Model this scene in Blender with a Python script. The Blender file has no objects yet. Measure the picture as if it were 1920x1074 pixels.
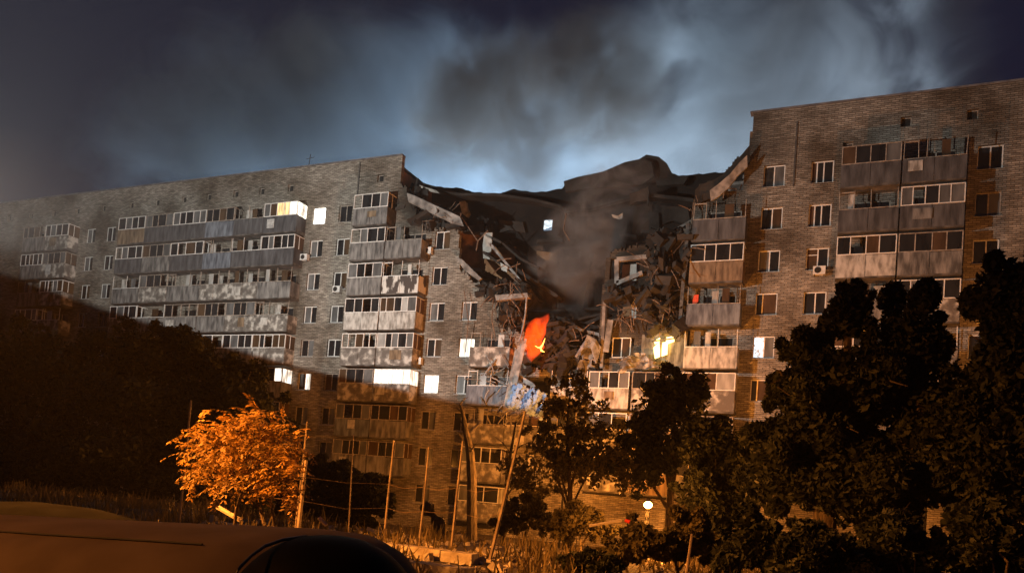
import bpy, bmesh, math, random
import numpy as np
from mathutils import Vector, Matrix
random.seed(7); rng = np.random.default_rng(7)
SC = bpy.context.scene
COL = SC.collection

# ------------------------------------------------------------------ camera
FPX, YAW, PITCH, ROLL, D, EYE = 1400.0, 0.4065, 0.0457, 0.07725, 49.71, 3.75
cy_, sy_ = math.cos(YAW), math.sin(YAW)
FW = Vector((-sy_*math.cos(PITCH), cy_*math.cos(PITCH), math.sin(PITCH)))
r0 = Vector((cy_, sy_, 0)); u0 = r0.cross(FW)
RT = math.cos(ROLL)*r0 + math.sin(ROLL)*u0
UP = -math.sin(ROLL)*r0 + math.cos(ROLL)*u0
PX0, PY0 = 960.0, 844.7
cam_d = bpy.data.cameras.new('camera'); cam = bpy.data.objects.new('camera', cam_d); COL.objects.link(cam)
cam.matrix_world = Matrix(((RT.x, UP.x, -FW.x, 0), (RT.y, UP.y, -FW.y, 0), (RT.z, UP.z, -FW.z, EYE), (0, 0, 0, 1)))
cam_d.sensor_width = 36; cam_d.lens = FPX/1920*36; cam_d.shift_y = (PY0-537)/1920
cam_d.clip_start = 0.05; cam_d.clip_end = 3000
SC.camera = cam
def U(px, py, Y):
    """a point seen in the photograph, at depth Y of the street plan"""
    v = FW*FPX + RT*(px-PX0) - UP*(py-PY0); v = v*(Y/v.y)
    return Vector((v.x, v.y, v.z+EYE))

# ------------------------------------------------------------------ world / view
W = bpy.data.worlds.new('World'); SC.world = W; W.use_nodes = True
wn, wl = W.node_tree.nodes, W.node_tree.links
wn.clear()
wo = wn.new('ShaderNodeOutputWorld')
sky = wn.new('ShaderNodeTexSky'); sky.sky_type = 'NISHITA'; sky.sun_disc = False
sky.sun_elevation = math.radians(-6); sky.sun_rotation = math.radians(140)
bg1 = wn.new('ShaderNodeBackground'); bg1.inputs[1].default_value = 0.05; wl.new(sky.outputs[0], bg1.inputs[0])
tc = wn.new('ShaderNodeTexCoord')
nz = wn.new('ShaderNodeTexNoise'); nz.inputs['Scale'].default_value = 3.2; nz.inputs['Detail'].default_value = 4
wl.new(tc.outputs['Generated'], nz.inputs['Vector'])
rp = wn.new('ShaderNodeValToRGB'); wl.new(nz.outputs[0], rp.inputs[0])
rp.color_ramp.elements[0].position = .5; rp.color_ramp.elements[0].color = (.0075, .0088, .022, 1)
rp.color_ramp.elements[1].position = .74; rp.color_ramp.elements[1].color = (.024, .023, .028, 1)
bg2 = wn.new('ShaderNodeBackground'); wl.new(rp.outputs[0], bg2.inputs[0]); bg2.inputs[1].default_value = 1.0
ad = wn.new('ShaderNodeAddShader'); wl.new(bg1.outputs[0], ad.inputs[0]); wl.new(bg2.outputs[0], ad.inputs[1])
wl.new(ad.outputs[0], wo.inputs[0])
SC.view_settings.view_transform = 'Standard'; SC.view_settings.look = 'None'
SC.view_settings.exposure = 0.0; SC.view_settings.gamma = 1
SC.cycles.use_denoising = True
SC.cycles.volume_step_rate = .5; SC.cycles.volume_max_steps = 256; SC.cycles.volume_bounces = 0
SC.cycles.max_bounces = 5; SC.cycles.diffuse_bounces = 3; SC.cycles.glossy_bounces = 2
SC.cycles.sample_clamp_indirect = 3.0

def spot(name, loc, aim, power, col, deg, blend=.3, size=.3):
    l = bpy.data.lights.new(name, 'SPOT'); l.energy = power; l.color = col
    l.spot_size = math.radians(deg); l.spot_blend = blend; l.shadow_soft_size = size
    o = bpy.data.objects.new(name, l); COL.objects.link(o); o.location = loc
    o.rotation_euler = (Vector(aim)-Vector(loc)).to_track_quat('-Z', 'Y').to_euler()
    return o
WHITE = (1.0, .96, .88); SODIUM = (1.0, .31, .04); BLUEW = (.58, .79, 1.0)
# rescue floodlight on a mast at the left of the street: lights the upper storeys, spill cut off low down
FLOOD = Vector((-35, 18, 12.5))
spot('flood_light_beam', FLOOD, (0, 50, 216), 40000, WHITE, 168.5, .02, .12)
# floodlights in the rear courtyard, shining up into the smoke
spot('courtyard_flood_beam', (-42, 108, 3), (-52, 84, 58), 560000, BLUEW, 110, .8, .5)
spot('courtyard_flood_beam', (-6, 110, 3), (2, 82, 58), 330000, (.66, .82, 1.0), 110, .8, .5)

# ------------------------------------------------------------------ materials
def mat(name, rough=.8, spec=.3):
    m = bpy.data.materials.new(name); m.use_nodes = True
    b = m.node_tree.nodes['Principled BSDF']; b.inputs['Roughness'].default_value = rough
    b.inputs['Specular IOR Level'].default_value = spec
    return m, m.node_tree.nodes, m.node_tree.links, b
def objcoord(n, l, scale=(1, 1, 1), loc_rand=False):
    t = n.new('ShaderNodeTexCoord'); mp = n.new('ShaderNodeMapping'); mp.inputs['Scale'].default_value = scale
    l.new(t.outputs['Object'], mp.inputs['Vector'])
    if loc_rand:
        oi = n.new('ShaderNodeObjectInfo'); mu = n.new('ShaderNodeMath'); mu.operation = 'MULTIPLY'; mu.inputs[1].default_value = 50
        l.new(oi.outputs['Random'], mu.inputs[0]); c = n.new('ShaderNodeCombineXYZ')
        l.new(mu.outputs[0], c.inputs[0]); l.new(mu.outputs[0], c.inputs[1]); l.new(c.outputs[0], mp.inputs['Location'])
    return mp.outputs['Vector']
def noise_mat(name, c1, c2, scale=2, detail=6, rough=.85, lo=.35, hi=.65, bump=.0, stretch=(1, 1, 1), rand=False, c3=None, spec=.3, metal=0):
    m, n, l, b = mat(name, rough, spec)
    v = objcoord(n, l, stretch, rand)
    t = n.new('ShaderNodeTexNoise'); t.inputs['Scale'].default_value = scale; t.inputs['Detail'].default_value = detail
    l.new(v, t.inputs['Vector'])
    r = n.new('ShaderNodeValToRGB'); l.new(t.outputs[0], r.inputs[0]); e = r.color_ramp.elements
    e[0].position = lo; e[0].color = (*c1, 1); e[1].position = hi; e[1].color = (*c2, 1)
    if c3: x = e.new((lo+hi)/2); x.color = (*c3, 1)
    l.new(r.outputs[0], b.inputs['Base Color'])
    b.inputs['Metallic'].default_value = metal
    if bump:
        t2 = n.new('ShaderNodeTexNoise'); t2.inputs['Scale'].default_value = scale*4; t2.inputs['Detail'].default_value = 5; l.new(v, t2.inputs['Vector'])
        bp = n.new('ShaderNodeBump'); bp.inputs['Strength'].default_value = bump; bp.inputs['Distance'].default_value = .1
        l.new(t2.outputs[0], bp.inputs['Height']); l.new(bp.outputs[0], b.inputs['Normal'])
    return m
def emit_mat(name, col, strength, noise=None):
    m, n, l, b = mat(name, .5)
    b.inputs['Base Color'].default_value = (*[c*.5 for c in col], 1)
    b.inputs['Emission Color'].default_value = (*col, 1); b.inputs['Emission Strength'].default_value = strength
    if noise:
        v = objcoord(n, l, (noise[1], 1, noise[2]), True); t = n.new('ShaderNodeTexNoise'); t.inputs['Scale'].default_value = noise[0]; l.new(v, t.inputs['Vector'])
        r = n.new('ShaderNodeMapRange'); r.inputs[1].default_value = .35; r.inputs[2].default_value = .6
        r.inputs[3].default_value = strength*.25; r.inputs[4].default_value = strength*1.3
        l.new(t.outputs[0], r.inputs[0]); l.new(r.outputs[0], b.inputs['Emission Strength'])
    return m
def brick_mat():
    m, n, l, b = mat('silicate_brick', .9, .2)
    t = n.new('ShaderNodeTexCoord'); s = n.new('ShaderNodeSeparateXYZ'); l.new(t.outputs['Object'], s.inputs[0])
    c = n.new('ShaderNodeCombineXYZ'); l.new(s.outputs[0], c.inputs[0]); l.new(s.outputs[2], c.inputs[1])
    wob = n.new('ShaderNodeTexNoise'); wob.inputs['Scale'].default_value = .8; l.new(c.outputs[0], wob.inputs['Vector'])
    wv = n.new('ShaderNodeVectorMath'); wv.operation = 'MULTIPLY_ADD'; wv.inputs[1].default_value = (.08, .08, 0)
    l.new(wob.outputs['Color'], wv.inputs[0]); l.new(c.outputs[0], wv.inputs[2])
    br = n.new('ShaderNodeTexBrick'); br.inputs['Scale'].default_value = 1; br.inputs['Brick Width'].default_value = .4
    br.inputs['Row Height'].default_value = .125; br.inputs['Mortar Size'].default_value = .018; br.inputs['Mortar Smooth'].default_value = .5
    br.inputs['Color1'].default_value = (.25, .235, .21, 1); br.inputs['Color2'].default_value = (.44, .415, .37, 1); br.inputs['Mortar'].default_value = (.13, .115, .095, 1)
    br.inputs['Bias'].default_value = -.1
    l.new(wv.outputs[0], br.inputs['Vector'])
    # big repair patches and rain stains
    n1 = n.new('ShaderNodeTexNoise'); n1.inputs['Scale'].default_value = .22; n1.inputs['Detail'].default_value = 7; l.new(c.outputs[0], n1.inputs['Vector'])
    r1 = n.new('ShaderNodeValToRGB'); l.new(n1.outputs[0], r1.inputs[0]); r1.color_ramp.elements[0].position = .36; r1.color_ramp.elements[0].color = (.36, .32, .28, 1)
    r1.color_ramp.elements[1].position = .6; r1.color_ramp.elements[1].color = (1, 1, 1, 1)
    m1 = n.new('ShaderNodeMix'); m1.data_type = 'RGBA'; m1.blend_type = 'MULTIPLY'; m1.inputs[0].default_value = 1
    l.new(br.outputs[0], m1.inputs[6]); l.new(r1.outputs[0], m1.inputs[7])
    # streaky single bricks
    n2 = n.new('ShaderNodeTexNoise'); n2.inputs['Scale'].default_value = 1; n2.inputs['Detail'].default_value = 4
    mp = n.new('ShaderNodeMapping'); mp.inputs['Scale'].default_value = (1.6, 7, 1); l.new(c.outputs[0], mp.inputs[0]); l.new(mp.outputs[0], n2.inputs['Vector'])
    r2 = n.new('ShaderNodeValToRGB'); l.new(n2.outputs[0], r2.inputs[0]); r2.color_ramp.elements[0].position = .38; r2.color_ramp.elements[0].color = (.7, .68, .66, 1)
    r2.color_ramp.elements[1].position = .64; r2.color_ramp.elements[1].color = (1.2, 1.19, 1.16, 1)
    m2 = n.new('ShaderNodeMix'); m2.data_type = 'RGBA'; m2.blend_type = 'MULTIPLY'; m2.inputs[0].default_value = 1
    l.new(m1.outputs[2], m2.inputs[6]); l.new(r2.outputs[0], m2.inputs[7])
    # soot round the collapsed section (stain with its own shape)
    def soot(cx, cz, rx, rz, lo, hi):
        mm = n.new('ShaderNodeMapping'); mm.inputs['Location'].default_value = (-cx/rx, -cz/rz, 0); mm.inputs['Scale'].default_value = (1/rx, 1/rz, 1)
        l.new(c.outputs[0], mm.inputs[0]); ln = n.new('ShaderNodeVectorMath'); ln.operation = 'LENGTH'; l.new(mm.outputs[0], ln.inputs[0])
        a = n.new('ShaderNodeMath'); a.operation = 'MULTIPLY_ADD'; l.new(wob.outputs[0], a.inputs[0]); a.inputs[1].default_value = .7; l.new(ln.outputs['Value'], a.inputs[2])
        mr = n.new('ShaderNodeMapRange'); mr.inputs[1].default_value = lo; mr.inputs[2].default_value = hi; l.new(a.outputs[0], mr.inputs[0]); return mr.outputs[0]
    s1 = soot(-30.5, 25.6, 3.0, 3.2, .8, 1.6); s2 = soot(-8.2, 27.0, 3.6, 4.0, .8, 1.7); s3 = soot(-13, 18, 3.6, 6, .7, 1.8)
    mn = n.new('ShaderNodeMath'); mn.operation = 'MINIMUM'; l.new(s1, mn.inputs[0]); l.new(s2, mn.inputs[1])
    mn2 = n.new('ShaderNodeMath'); mn2.operation = 'MINIMUM'; l.new(mn.outputs[0], mn2.inputs[0]); l.new(s3, mn2.inputs[1])
    m3 = n.new('ShaderNodeMix'); m3.data_type = 'RGBA'; m3.inputs[6].default_value = (.035, .028, .022, 1)
    l.new(mn2.outputs[0], m3.inputs[0]); l.new(m2.outputs[2], m3.inputs[7])
    l.new(m3.outputs[2], b.inputs['Base Color'])
    bp = n.new('ShaderNodeBump'); bp.inputs['Strength'].default_value = .9; bp.inputs['Distance'].default_value = .03; bp.invert = True
    l.new(br.outputs['Fac'], bp.inputs['Height']); l.new(bp.outputs[0], b.inputs['Normal'])
    return m
M = {}
M['brick'] = brick_mat()
M['roof'] = noise_mat('roofing_felt', (.03, .03, .032), (.07, .07, .07), 1.5)
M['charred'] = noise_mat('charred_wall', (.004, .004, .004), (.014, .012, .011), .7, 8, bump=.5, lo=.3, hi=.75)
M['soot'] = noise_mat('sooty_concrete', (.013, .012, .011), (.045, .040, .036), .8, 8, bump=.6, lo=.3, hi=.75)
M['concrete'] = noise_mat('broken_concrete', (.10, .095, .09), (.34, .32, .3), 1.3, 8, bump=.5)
M['coping'] = noise_mat('metal_coping', (.10, .10, .11), (.2, .2, .21), 2)
M['slab'] = noise_mat('balcony_slab', (.05, .047, .043), (.14, .13, .12), 2)
M['panel_dark'] = noise_mat('dark_balcony_panel', (.035, .035, .038), (.12, .122, .13), 1.4, 10, lo=.3, hi=.72, rand=True, stretch=(2.2, 1, .5), bump=.25)
M['panel_grey'] = noise_mat('grey_balcony_panel', (.07, .07, .07), (.27, .265, .255), 1.6, 10, lo=.36, hi=.68, rand=True, stretch=(2.2, 1, .55), bump=.3)
M['panel_patch'] = noise_mat('peeling_balcony_panel', (.12, .11, .10), (.5, .48, .44), 1.9, 9, lo=.42, hi=.62, rand=True, c3=(.22, .21, .19), bump=.3)
M['panel_pale'] = noise_mat('pale_balcony_panel', (.2, .19, .17), (.52, .51, .48), 2.2, 10, lo=.36, hi=.6, rand=True, stretch=(1.6, 1, .6), bump=.25)
M['panel_ochre'] = noise_mat('ochre_balcony_panel', (.10, .07, .045), (.27, .20, .13), 1.8, 9, rand=True, stretch=(2, 1, .5))
M['panel_blue'] = noise_mat('bluish_balcony_panel', (.07, .08, .10), (.20, .23, .27), 1.8, 9, rand=True, stretch=(2, 1, .5))
M['panel_drip'] = noise_mat('dripping_paint_panel', (.07, .06, .055), (.62, .6, .56), 1.5, 4, lo=.48, hi=.54, rand=True, stretch=(1.6, 1, .6))
M['frame'] = noise_mat('white_window_frame', (.62, .62, .6), (.82, .82, .8), 3, rough=.5)
M['frame_old'] = noise_mat('weathered_wood_frame', (.20, .17, .14), (.42, .38, .33), 4, rough=.7)
M['sill'] = noise_mat('tin_sill', (.3, .3, .3), (.55, .55, .53), 4, rough=.6)
def glass(name, c, r=.12):
    m = noise_mat(name, tuple(x*.5 for x in c), c, 1.1, 3, rough=r, lo=.35, hi=.65, rand=True, spec=.5, stretch=(1.5, 1, .5)); return m
M['glass'] = glass('dark_window_glass', (.022, .024, .026))
M['glass_warm'] = glass('curtained_window_glass', (.10, .062, .035), .2)
M['glass_grey'] = glass('net_curtain_glass', (.16, .165, .165), .2)
M['glass_milk'] = glass('white_blind_glass', (.45, .45, .43), .3)
M['lit_white'] = emit_mat('lit_white_curtain', (1, .95, .80), 1.7, (2.2, 3, .3))
M['lit_hot'] = emit_mat('lit_bright_window', (1, .98, .88), 5)
M['lit_yellow'] = emit_mat('lit_yellow_room', (1, .74, .34), 1.0, (1.6, 3, .5))
M['lit_amber'] = emit_mat('lit_amber_room', (1, .66, .20), 6)
M['lit_blue'] = emit_mat('bluish_glow_pane', (.75, .9, 1), 1.2, (3, 2, 2))
M['red_cloth'] = noise_mat('red_cloth', (.5, .06, .03), (.75, .12, .06), 3)
M['metal'] = noise_mat('dark_metal', (.06, .06, .06), (.14, .13, .12), 5, rough=.5, metal=.3)
M['paper_brown'] = noise_mat('scorched_brown_wallpaper', (.02, .013, .009), (.09, .05, .028), .8, 6, rand=True)
M['paper_grey'] = noise_mat('scorched_grey_wallpaper', (.02, .02, .019), (.10, .098, .09), .8, 6, rand=True)
M['rust'] = noise_mat('rusty_rebar', (.08, .05, .035), (.24, .17, .12), 6)
M['twist'] = noise_mat('torn_sheet_metal', (.12, .12, .12), (.38, .37, .36), 2, rough=.5)
M['room'] = noise_mat('exposed_room_plaster', (.16, .085, .04), (.30, .17, .09), .9, 5, bump=.2)
M['room_pale'] = noise_mat('pale_room_plaster', (.30, .30, .28), (.55, .55, .52), 1.4, 6)
M['blue'] = noise_mat('pale_blue_sheeting', (.08, .12, .20), (.24, .36, .58), 1.6, 4, lo=.36, hi=.46)
M['ac'] = noise_mat('air_conditioner_casing', (.55, .55, .53), (.7, .7, .68), 5, rough=.5)
M['black'] = noise_mat('black_grille', (.01, .01, .01), (.03, .03, .03), 5)
M['bark'] = noise_mat('bark', (.05, .036, .024), (.17, .125, .085), 6, bump=.6, stretch=(3, 3, .6))
M['burnt'] = noise_mat('dead_bark', (.025, .02, .016), (.10, .08, .06), 4, bump=.6, stretch=(3, 3, .6))
def leafm(name, a, b2, trans=.25, rough=.6):
    m, n, l, b = mat(name, rough, .3)
    oc = objcoord(n, l); t = n.new('ShaderNodeTexNoise'); t.inputs['Scale'].default_value = 1.3; l.new(oc, t.inputs['Vector'])
    r = n.new('ShaderNodeValToRGB'); l.new(t.outputs[0], r.inputs[0]); r.color_ramp.elements[0].position = .35; r.color_ramp.elements[1].position = .65
    r.color_ramp.elements[0].color = (*a, 1); r.color_ramp.elements[1].color = (*b2, 1); l.new(r.outputs[0], b.inputs['Base Color'])
    tr = n.new('ShaderNodeBsdfTranslucent'); l.new(r.outputs[0], tr.inputs[0]); mx = n.new('ShaderNodeMixShader'); mx.inputs[0].default_value = trans
    l.new(b.outputs[0], mx.inputs[1]); l.new(tr.outputs[0], mx.inputs[2]); l.new(mx.outputs[0], n['Material Output'].inputs[0])
    return m
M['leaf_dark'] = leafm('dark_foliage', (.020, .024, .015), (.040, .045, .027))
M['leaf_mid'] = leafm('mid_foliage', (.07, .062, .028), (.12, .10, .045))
M['leaf_walnut'] = leafm('long_drooping_leaves', (.16, .10, .025), (.42, .24, .05))
M['ground'] = noise_mat('trodden_earth', (.03, .024, .018), (.11, .085, .06), .7, 9, bump=.9, lo=.35, hi=.7)
M['asphalt'] = noise_mat('asphalt', (.035, .034, .033), (.065, .063, .06), 3, 8, bump=.3)
M['kerb'] = noise_mat('kerb_stone', (.26, .22, .18), (.48, .43, .37), 2.5, 8, bump=.4)
M['paint'] = noise_mat('dusty_car_paint', (.10, .075, .055), (.15, .115, .085), 2.2, 7, rough=.85, spec=.06, bump=.03)
M['carglass'] = noise_mat('tinted_car_glass', (.003, .003, .0035), (.006, .006, .007), 2, rough=.6, spec=.03)
M['carblack'] = noise_mat('matt_black_paint', (.004, .004, .004), (.008, .008, .008), 3, rough=.9, spec=.03)
M['rubber'] = noise_mat('black_rubber', (.008, .008, .008), (.02, .02, .02), 6, rough=.7)
M['pole'] = noise_mat('rusty_painted_post', (.16, .12, .09), (.36, .29, .22), 5, rough=.6)
M['wood'] = noise_mat('pale_sawn_board', (.38, .32, .24), (.6, .54, .44), 4, stretch=(1, 6, 6))
M['darkred'] = noise_mat('red_light_paint', (.5, .03, .02), (.6, .05, .03), 3)

# ------------------------------------------------------------------ mesh helpers
class MB:
    def __init__(s): s.v = []; s.f = []
    def quad(s, *p):
        i = len(s.v); s.v += [tuple(q) for q in p]; s.f.append(tuple(range(i, i+len(p))))
    def hexa(s, c):   # 8 corners: bottom 4 ccw, top 4
        i = len(s.v); s.v += [tuple(q) for q in c]
        for f in ((3, 2, 1, 0), (4, 5, 6, 7), (0, 1, 5, 4), (1, 2, 6, 5), (2, 3, 7, 6), (3, 0, 4, 7)): s.f.append(tuple(i+k for k in f))
    def box(s, x0, x1, y0, y1, z0, z1):
        s.hexa([(x0, y0, z0), (x1, y0, z0), (x1, y1, z0), (x0, y1, z0), (x0, y0, z1), (x1, y0, z1), (x1, y1, z1), (x0, y1, z1)])
    def beam(s, a, b, w, h, up=(0, 0, 1)):
        a = Vector(a); b = Vector(b); d = (b-a).normalized(); u = Vector(up)
        sd = d.cross(u); sd = sd.normalized() if sd.length > 1e-4 else Vector((1, 0, 0)); u = sd.cross(d).normalized()
        sd = sd*w/2; u = u*h/2
        s.hexa([a-sd-u, a+sd-u, b+sd-u, b-sd-u, a-sd+u, a+sd+u, b+sd+u, b-sd+u])
    def tube(s, pts, rad, n=6):
        pts = [Vector(p) for p in pts]; rad = rad if isinstance(rad, (list, tuple)) else [rad]*len(pts); base = len(s.v)
        for i, p in enumerate(pts):
            d = (pts[min(i+1, len(pts)-1)]-pts[max(i-1, 0)]).normalized(); a = d.orthogonal().normalized(); b = d.cross(a)
            for k in range(n):
                t = 2*math.pi*k/n; s.v.append(tuple(p+(a*math.cos(t)+b*math.sin(t))*rad[i]))
        for i in range(len(pts)-1):
            for k in range(n):
                k2 = (k+1) % n; s.f.append((base+i*n+k, base+i*n+k2, base+(i+1)*n+k2, base+(i+1)*n+k))
        s.f.append(tuple(base+k for k in range(n))[::-1]); s.f.append(tuple(base+(len(pts)-1)*n+k for k in range(n)))
    def slabpoly(s, pts, thick):   # polygon in space given thickness along its normal
        pts = [Vector(p) for p in pts]; nrm = (pts[1]-pts[0]).cross(pts[2]-pts[0]).normalized()*thick; n = len(pts); i = len(s.v)
        s.v += [tuple(p) for p in pts]+[tuple(p+nrm) for p in pts]
        s.f.append(tuple(range(i, i+n))[::-1]); s.f.append(tuple(range(i+n, i+2*n)))
        for k in range(n): k2 = (k+1) % n; s.f.append((i+k, i+k2, i+n+k2, i+n+k))
    def build(s, name, m, parent=None, loc=None, smooth=False):
        me = bpy.data.meshes.new(name); v = s.v
        if loc is not None: lx, ly, lz = loc; v = [(a-lx, b-ly, c-lz) for a, b, c in v]
        me.from_pydata(v, [], s.f); me.materials.append(m); me.update()
        if smooth: me.polygons.foreach_set('use_smooth', [True]*len(me.polygons))
        o = bpy.data.objects.new(name, me); COL.objects.link(o)
        if loc is not None: o.location = loc
        if parent: link_parent(o, parent)
        return o
def wloc(o):
    v = Vector(o.location)
    while o.parent: o = o.parent; v = v+Vector(o.location)
    return v
def link_parent(o, p):      # parents are never rotated while building: keep world place
    w = Vector(o.location); o.parent = p; o.location = w-wloc(p)
def tag(o, label=None, cat=None, group=None, kind=None):
    for k, v in (('label', label), ('category', cat), ('group', group), ('kind', kind)):
        if v: o[k] = v
    return o
def empty(name, loc=(0, 0, 0)):
    o = bpy.data.objects.new(name, None); COL.objects.link(o); o.location = loc; return o
def jit(a): return random.uniform(-a, a)

# ------------------------------------------------------------------ ground
def gz(x, y):
    t = min(1, max(0, (y-15.5)/22)); t = t*t*(3-2*t)
    return 2.15*(1-t)
g = MB(); xs = [-400, -200, -120]+list(range(-90, 41, 2))+[80, 160, 400]; ys = [-200, -60, -20]+[k*1.5 for k in range(-5, 32)]+[50, 70, 120, 300, 900]
for y in ys:
    for x in xs:
        n_ = .10*math.sin(x*1.3+y*.7)+.08*math.sin(x*.5-y*1.7)
        g.v.append((x, y, gz(x, y)+(n_ if 15 < y < 45 else 0)))
for j in range(len(ys)-1):
    for i in range(len(xs)-1):
        a = j*len(xs)+i; g.f.append((a, a+1, a+1+len(xs), a+len(xs)))
tag(g.build('ground', M['ground'], smooth=True), kind='structure')
r_ = MB(); r_.box(-200, 200, -4, 7.6, 2.0, 2.158); tag(r_.build('road', M['asphalt']), kind='structure')
def kerb(x0, x1, y, h, w):
    k = MB(); x = x0
    while x < x1:
        l_ = min(1.0, x1-x); dz = jit(.012); dy = jit(.02); k.box(x+.012, x+l_-.012, y+dy, y+w+dy, 2.0, 2.15+h+dz); x += l_
    return k.build('kerb', M['kerb'], loc=(x0, y, 2.15))
tag(kerb(-40, 12, 7.6, .14, .3), kind='structure')
k2 = kerb(-12.2, -5.2, 10.6, .22, .35); tag(k2, 'low orange-lit concrete edging strip on the earth behind the van', 'edging')
k3 = kerb(-13, -6.3, 13.1, .22, .35); tag(k3, 'farther concrete edging strip at the feet of the thin posts', 'edging')

# ------------------------------------------------------------------ building
B = empty('apartment_building', (-30, D, 0))
tag(B, 'nine-storey brick apartment block with its middle section blown out and collapsed', 'apartment building')
def P_(mb, name, m, parent=None): return mb.build(name, m, parent or B)
WC = {}    # window columns
WIN_W, WIN_H = 1.32, 1.42
def flo(k): return 2.8*(k-1)+1.05
def ztop(x):
    pts = [(-200, 29.35), (-32.92, 29.35), (-32.9, 27.2), (-32.3, 26.6), (-31.4, 25.2), (-30.7, 23.5), (-30.2, 23.1), (-27.3, 22.95), (-27.2, 22.6), (-26.9, 20.0), (-26.2, 19.2), (-25, 18.6),
           (-24.7, 17.8), (-23.3, 17.6), (-23.1, 15.2), (-21.3, 14.9), (-21.1, 14.6), (-20.6, 12.6), (-19.8, 12.2), (-15.6, 12.2), (-15.45, 17.6), (-15.3, 20.3), (-14.6, 20.7), (-12.6, 20.9), (-12.4, 20.3), (-10.8, 21.3), (-9.5, 22.4), (-9.3, 24.6), (-7.7, 25.5), (-6.15, 26.9),
           (-6.1, 27.5), (-5.95, 28.4), (-6.15, 29.0), (-6.2, 29.35), (200, 29.35)]
    for (a, za), (b, zb) in zip(pts, pts[1:]):
        if a <= x <= b: return za+(zb-za)*(x-a)/(b-a)
    return 29.35
holes = []          # (x0,x1,z0,z1)
windows = []        # (x, k, kind)
def wcol(x, rows, kinds={}):
    for k in rows: windows.append((x, k, kinds.get(k, 'norm')))
wcol(-40.64, range(2, 10), {9: 'hot', 4: 'halfwhite', 7: 'grey', 8: 'norm', 3: 'old', 2: 'old', 5: 'old'})
wcol(-37.95, range(2, 10), {9: 'plain', 4: 'old', 3: 'old', 2: 'old'})
wcol(-28.6, range(1, 9), {4: 'white', 3: 'old', 2: 'old', 1: 'old'})
wcol(-25.8, range(1, 7), {5: 'white', 6: 'sash', 3: 'old', 2: 'old', 1: 'old'})
wcol(-13.85, [5], {5: 'norm'})
wcol(-4.47, range(2, 10), {5: 'blue', 9: 'left_open', 6: 'offset', 4: 'offset'})
wcol(-1.58, range(2, 10), {9: 'open3', 8: 'open3', 7: 'cross'})
wcol(-65.4, range(4, 10), {6: 'old', 7: 'grey'}); wcol(-68.2, range(4, 10), {8: 'grey', 5: 'old'})
wcol(7.5, range(3, 10), {6: 'grey', 8: 'old'}); wcol(10.4, range(3, 10), {7: 'old'})
for x, k, kd in windows: holes.append((x-WIN_W/2, x+WIN_W/2, 2.8*k+.5-WIN_H, 2.8*k+.5))
techx = [-81, -77.5, -74, -70.5, -66.8, -63, -59.6, -56.2, -53.2, -50.0, -47.05, -43.9, -34.8, 3.0, 6.5, 10]
for x in techx: holes.append((x-.3, x+.3, 27.36, 27.96))
holes.append((-.48, .12, 26.1, 26.75))
# balconies: columns
cols = {'F': (-62.9, -59.4), 'E': (-59.4, -55.9), 'A': (-55.9, -51.95), 'Bc': (-51.95, -48.7), 'C': (-48.7, -45.45), 'Dc': (-45.45, -41.9), 'T1': (-36.3, -33.05), 'T2': (-33.0, -29.7),
        'M1': (-24.9, -21.65), 'M2': (-21.6, -18.4), 'M3': (-18.35, -15.7), 'R0': (-15.6, -12.75), 'R1': (-12.6, -9.35), 'R2': (-9.3, -5.9), 'Z1': (-.5, 2.8), 'Z2': (2.85, 6.2),
        'G1': (-76.5, -73.2), 'G2': (-73.15, -69.8)}
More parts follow.
